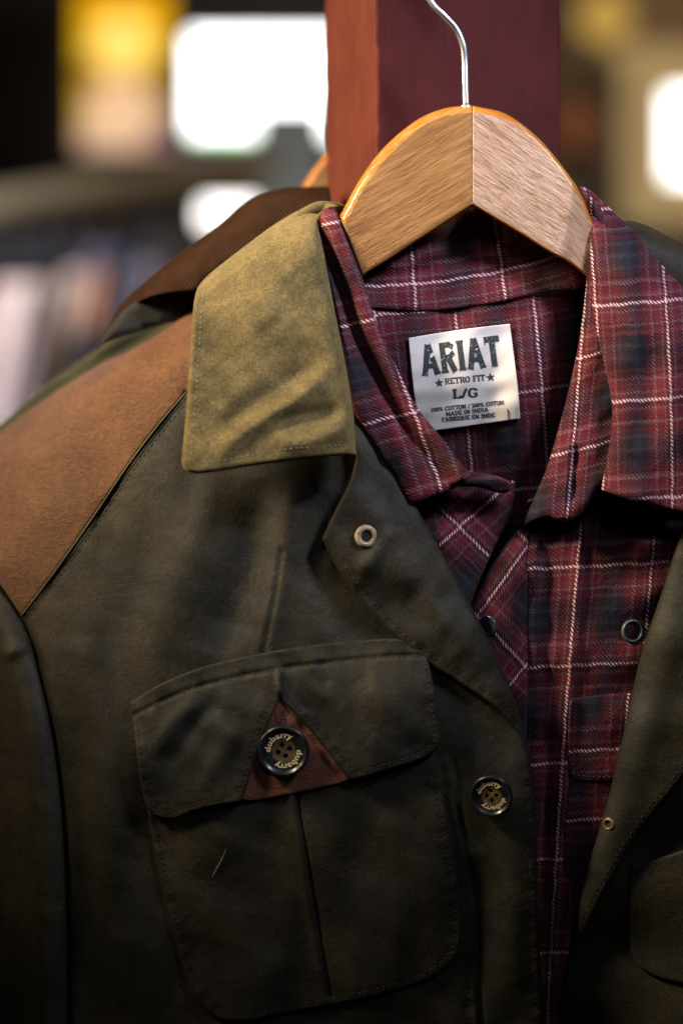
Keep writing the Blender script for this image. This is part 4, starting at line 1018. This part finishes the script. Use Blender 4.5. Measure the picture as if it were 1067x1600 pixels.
# horn ring of the button shank seen through the lapel
m_pale = simple('pale horn', (0.34, 0.26, 0.17), .3, .6, 300)
bx, by = 572, 838; bd = float(la.D(np.array([572.]), np.array([838.]))[0])
Mx = Matrix.Translation(P(bx, by, bd - .0010)) @ Matrix.Rotation(R(90), 4, 'X') @ Matrix.Rotation(R(15), 4, 'Y')
mb = MB(); r = 18 * K
mb.lathe([(r * .45, -.0004), (r * .5, r * .18), (r * .72, r * .30), (r * .95, r * .18), (r, -.0004)], 36); mb.build('eyelet', m_pale, JK, True, Mx)
mb = MB(); mb.lathe([(r * .5, .0001), (1e-6, .0001)], 24); mb.build('eyelet_hole', M_DARKLINING, JK, False, Mx)

# front button
d = float(fr.D(np.array([768.]), np.array([1241.]))[0])
logo_button(JK, 768, 1242, d - .0050, 33 * K, R(-8), R(9), R(-12), 'dark horn button on the front edge beside the shirt')
stitches('stitching', [(p[0] - 10, p[1]) for p in FEDGE[2:]], fr.D, M_STITCH_DK, JK, 6, 4, r=.00021)
stitches('stitching', [(690, 1200), (705, 1300), (722, 1440), (736, 1640)], fr.D, M_STITCH_DK, JK, 6, 4, r=.00021)

# pocket
PSTI = [(244, 1290), (256, 1350), (273, 1425), (294, 1500), (316, 1552), (346, 1580), (390, 1584), (460, 1571), (540, 1556), (620, 1537), (674, 1514), (702, 1488), (711, 1450), (707, 1390), (695, 1310), (682, 1240), (675, 1200)]
def d_pok(x, y):
    pl, s_, _ = dist(x, y, cr([(460, 1200), (466, 1260), (478, 1330), (492, 1420), (516, 1556)], 8))
    return JB(x, y) + pucker(x, y, PSTI) - 0.0026 + 0.0020 * np.exp(-(pl / 3.0) ** 2) - 0.0012 * np.exp(-((pl - 9) / 8) ** 2) * (s_ > 0) + 0.0004 * waves(x, y, 110, 501) + 0.0016 * ridge(x, y, [(300, 1350), (400, 1420), (440, 1520)], 40)
PKO = [(222, 1180), (232, 1275), (245, 1350), (262, 1425), (283, 1500), (305, 1560), (340, 1592), (390, 1596), (460, 1582), (540, 1568), (620, 1548), (680, 1525), (712, 1495), (722, 1455), (718, 1390), (706, 1310), (692, 1240), (678, 1160)]
out = outline(PKO, [(678, 1160), (450, 1150), (222, 1180)])
po = Sheet('pocket', out, d_pok, M_OLIVE, JK, step=4, thick=0.0016, roll=6, rolld=0.0018)
stitches('stitching', [(244, 1290), (256, 1350), (273, 1425), (294, 1500), (316, 1552), (346, 1580), (390, 1584), (460, 1571), (540, 1556), (620, 1537), (674, 1514), (702, 1488), (711, 1450), (707, 1390), (695, 1310), (682, 1240), (675, 1200)], po.D, M_STITCH_DK, JK, 6, 3.5, r=.00022)
# rust leather insert behind the notch
out = outline([(437, 1075), (480, 1110), (556, 1196)], [(556, 1196), (549, 1212), (536, 1223), (460, 1240), (400, 1251), (376, 1250)], [(376, 1250), (370, 1235), (385, 1180), (437, 1075)])
ins = Sheet('leather_insert', out, lambda x, y: JB(x, y) - 0.0046 - .0008 * np.exp(-((x - 444) ** 2 + (y - 1175) ** 2) / 40 ** 2) + .0003 * waves(x, y, 40, 7), M_RUST, JK, step=3.5, thick=0.0016, roll=3, rolld=0.0012)
# flap
FT = [(203, 1097), (225, 1084), (260, 1064), (320, 1041), (380, 1026), (440, 1015), (520, 1004), (600, 998), (650, 1000)]
FR = [(650, 1000), (668, 1030), (679, 1080), (686, 1130), (688, 1150), (683, 1168), (664, 1184), (630, 1196), (590, 1208), (549, 1220)]
N1 = [(549, 1220), (530, 1200), (500, 1160), (470, 1125), (438, 1091)]
N2 = [(438, 1091), (420, 1130), (402, 1175), (390, 1215), (378, 1252)]
FLB = [(378, 1252), (335, 1260), (300, 1268), (275, 1279), (255, 1279), (236, 1270), (226, 1250), (218, 1210), (211, 1155), (203, 1097)]
FSTI = ([(206, 1120), (232, 1106), (262, 1092), (320, 1070), (380, 1056), (440, 1046), (520, 1034), (600, 1027), (660, 1026)],
            [(214, 1125), (221, 1180), (229, 1225), (238, 1256), (258, 1269), (295, 1258), (335, 1250), (366, 1245)],
            [(370, 1240), (384, 1205), (396, 1165), (416, 1112), (430, 1085)],
            [(446, 1086), (480, 1122), (510, 1155), (538, 1190), (556, 1208)],
            [(560, 1208), (590, 1198), (630, 1186), (660, 1174), (676, 1160), (679, 1140), (672, 1085), (664, 1040)])
def d_fl(x, y):
    tl = cr([(205, 1120), (260, 1092), (320, 1070), (440, 1044), (600, 1026), (680, 1024)], 10)
    e, s_, _ = dist(x, y, tl)
    et, _, _ = dist(x, y, cr(FT, 8))
    d = JB(x, y) - 0.0074 - 0.0004 * np.clip((y - 1100) / 150, 0, 1) + 0.0007 * np.exp(-(e / 3.5) ** 2) + 0.0050 * np.exp(-(et / 60) ** 2)
    for q in FSTI: d = d + pucker(x, y, q)
    d = d - 0.0018 * ridge(x, y, [(235, 1190), (270, 1130), (320, 1085)], 15) + 0.0014 * ridge(x, y, [(265, 1200), (300, 1140), (340, 1090)], 13) - 0.0016 * ridge(x, y, [(300, 1250), (340, 1190), (380, 1120)], 18) \
        - 0.0012 * ridge(x, y, [(460, 1040), (480, 1070), (520, 1100)], 12) + 0.0010 * ridge(x, y, [(440, 1048), (455, 1080), (490, 1120)], 8) - 0.0015 * ridge(x, y, [(560, 1060), (610, 1110), (640, 1170)], 22) \
        - 0.0018 * ridge(x, y, [(436, 1040), (437, 1090)], 5) + 0.0012 * ridge(x, y, [(500, 1030), (505, 1050), (512, 1075)], 8)
    d = d - 0.0012 * np.exp(-((y - (1095 - .22 * (x - 203) + .00011 * (x - 203) ** 2 * 1.0 - 30)) / 14) ** 2) * 0
    return d + 0.0006 * waves(x, y, 90, 601, ang=2.4, spread=.5) + 0.0001 * waves(x, y, 40, 603)
out = outline(FT, FR, N1, N2, FLB, step=3.5)
fl = Sheet('pocket_flap', out, d_fl, M_OLIVE, JK, step=3.2, thick=0.0020, roll=3.5, rolld=0.0014)
for pth in ([(206, 1120), (232, 1106), (262, 1092), (320, 1070), (380, 1056), (440, 1046), (520, 1034), (600, 1027), (660, 1026)],
            [(214, 1125), (221, 1180), (229, 1225), (238, 1256), (258, 1269), (295, 1258), (335, 1250), (366, 1245)],
            [(370, 1240), (384, 1205), (396, 1165), (416, 1112), (430, 1085)],
            [(446, 1086), (480, 1122), (510, 1155), (538, 1190), (556, 1208)],
            [(560, 1208), (590, 1198), (630, 1186), (660, 1174), (676, 1160), (679, 1140), (672, 1085), (664, 1040)]):
    stitches('stitching', pth, fl.D, M_STITCH_DK, JK, 6, 3.5, r=.00023)
stitches('stitching', [(432, 1108), (430, 1120), (438, 1130), (441, 1112), (446, 1125), (443, 1138)], ins.D, M_STITCH_DK, JK, 4, 2, r=.00022)
db = float(ins.D(np.array([444.]), np.array([1172.]))[0])
logo_button(JK, 444, 1172, db - .0010, 40 * K, R(4), R(4), R(-6), 'dark horn button in the rust leather notch of the pocket flap')

# --- right side of the jacket
out = outline([(968, 345), (985, 344), (1010, 351), (1040, 366), (1067, 378), (1160, 420)], [(1160, 420), (1160, 700)], [(1160, 700), (1000, 500), (940, 380), (968, 345)])
Sheet('collar', out, lambda x, y: 0.030 + 0.015 * np.exp(-np.clip(y - (345 + .42 * (x - 985)), 0, 200) / 14), M_OLIVE, JK, step=5, thick=0.003, roll=7, rolld=0.004)
def JR(x, y): return 0.004 - 0.010 * np.clip((x - 870) / 200, 0, 1.4) + 0.008 * np.clip((y - 1200) / 400, 0, 1) + 0.0012 * waves(x, y, 180, 701)
out = outline([(1200, 1000), (1110, 1140), (1040, 1230), (980, 1310), (925, 1410), (885, 1510), (872, 1600), (868, 1680)], [(868, 1680), (1200, 1680)], [(1200, 1680), (1200, 1000)])
rp_ = Sheet('front_panel', out, lambda x, y: JR(x, y) + .002, M_OLIVE, JK, step=6, thick=0.0016, roll=4, rolld=0.002)
out = outline([(984, 1350), (981, 1400), (981, 1460), (988, 1495), (1010, 1520), (1067, 1538), (1180, 1545)], [(1180, 1545), (1180, 1320), (984, 1350)])
rpo = Sheet('pocket', out, lambda x, y: JR(x, y) - .0008, M_OLIVE, JK, step=6, thick=0.0016, roll=6, rolld=0.002)
RL = [(1160, 690), (1110, 760), (1066, 830), (1030, 935), (1000, 1026), (975, 1138), (954, 1230), (934, 1300), (908, 1395), (887, 1497), (872, 1600), (868, 1640)]
RB = [(868, 1640), (880, 1560), (897, 1497), (930, 1420), (979, 1333), (1020, 1272), (1067, 1214), (1160, 1090), (1200, 1000)]
def d_rl(x, y):
    e, s_, _ = dist(x, y, cr(RL, 12)); return JR(x, y) - 0.006 + 0.004 * np.exp(-e / 18) - 0.002 * ridge(x, y, [(1060, 900), (1020, 1100), (960, 1300), (910, 1450)], 28) + 0.0003 * waves(x, y, 90, 715)
out = outline(RL, RB, [(1200, 1000), (1200, 700), (1160, 690)])
rl = Sheet('lapel', out, d_rl, M_OLIVE, JK, step=5, thick=0.002, roll=6, rolld=0.0024)
stitches('stitching', [(p[0] - 8, p[1] - 9) for p in RB[1:-1]], rl.D, M_STITCH_DK, JK, 6, 4, r=.00021)
bd = float(rl.D(np.array([950.]), np.array([1288.]))[0])
Mx = Matrix.Translation(P(950, 1288, bd - .0001)) @ Matrix.Rotation(R(90), 4, 'X') @ Matrix.Rotation(R(-35), 4, 'Y')
mb = MB(); r = 11 * K; mb.lathe([(r * .4, -.0002), (r * .5, r * .2), (r * .75, r * .3), (r, -.0002)], 28); mb.build('eyelet', simple('dull brass', (.14, .10, .05), .45, metal=.4), JK, True, Mx)
# dark inside of the jacket back, behind the shirt
out = outline([(300, 640), (560, 470), (920, 440), (1150, 520)], [(1150, 520), (1150, 1700)], [(1150, 1700), (106, 1700)], [(106, 1700), (120, 900), (300, 640)], step=20)
Sheet('back_lining', out, lambda x, y: 0.066 + 0.003 * np.sin(x / 40), M_DARKLINING, JK, step=20, thick=0.002, roll=0)

# loose white hair on the pocket
mb = MB(); c = cr([(331, 1371), (338, 1358), (346, 1344), (353, 1327)], 3); dd = po.D(c[:, 0], c[:, 1]) - .0004
mb.tube([P(a, b_, k) for (a, b_), k in zip(c, dd)], [.00004 + .00008 * math.sin(PI * i / (len(c) - 1)) for i in range(len(c))], 6)
tag(mb.build('stray_hair', simple('white hair', (.6, .55, .45), .4)), 'short fine white hair lying on the jacket pocket', 'hair')
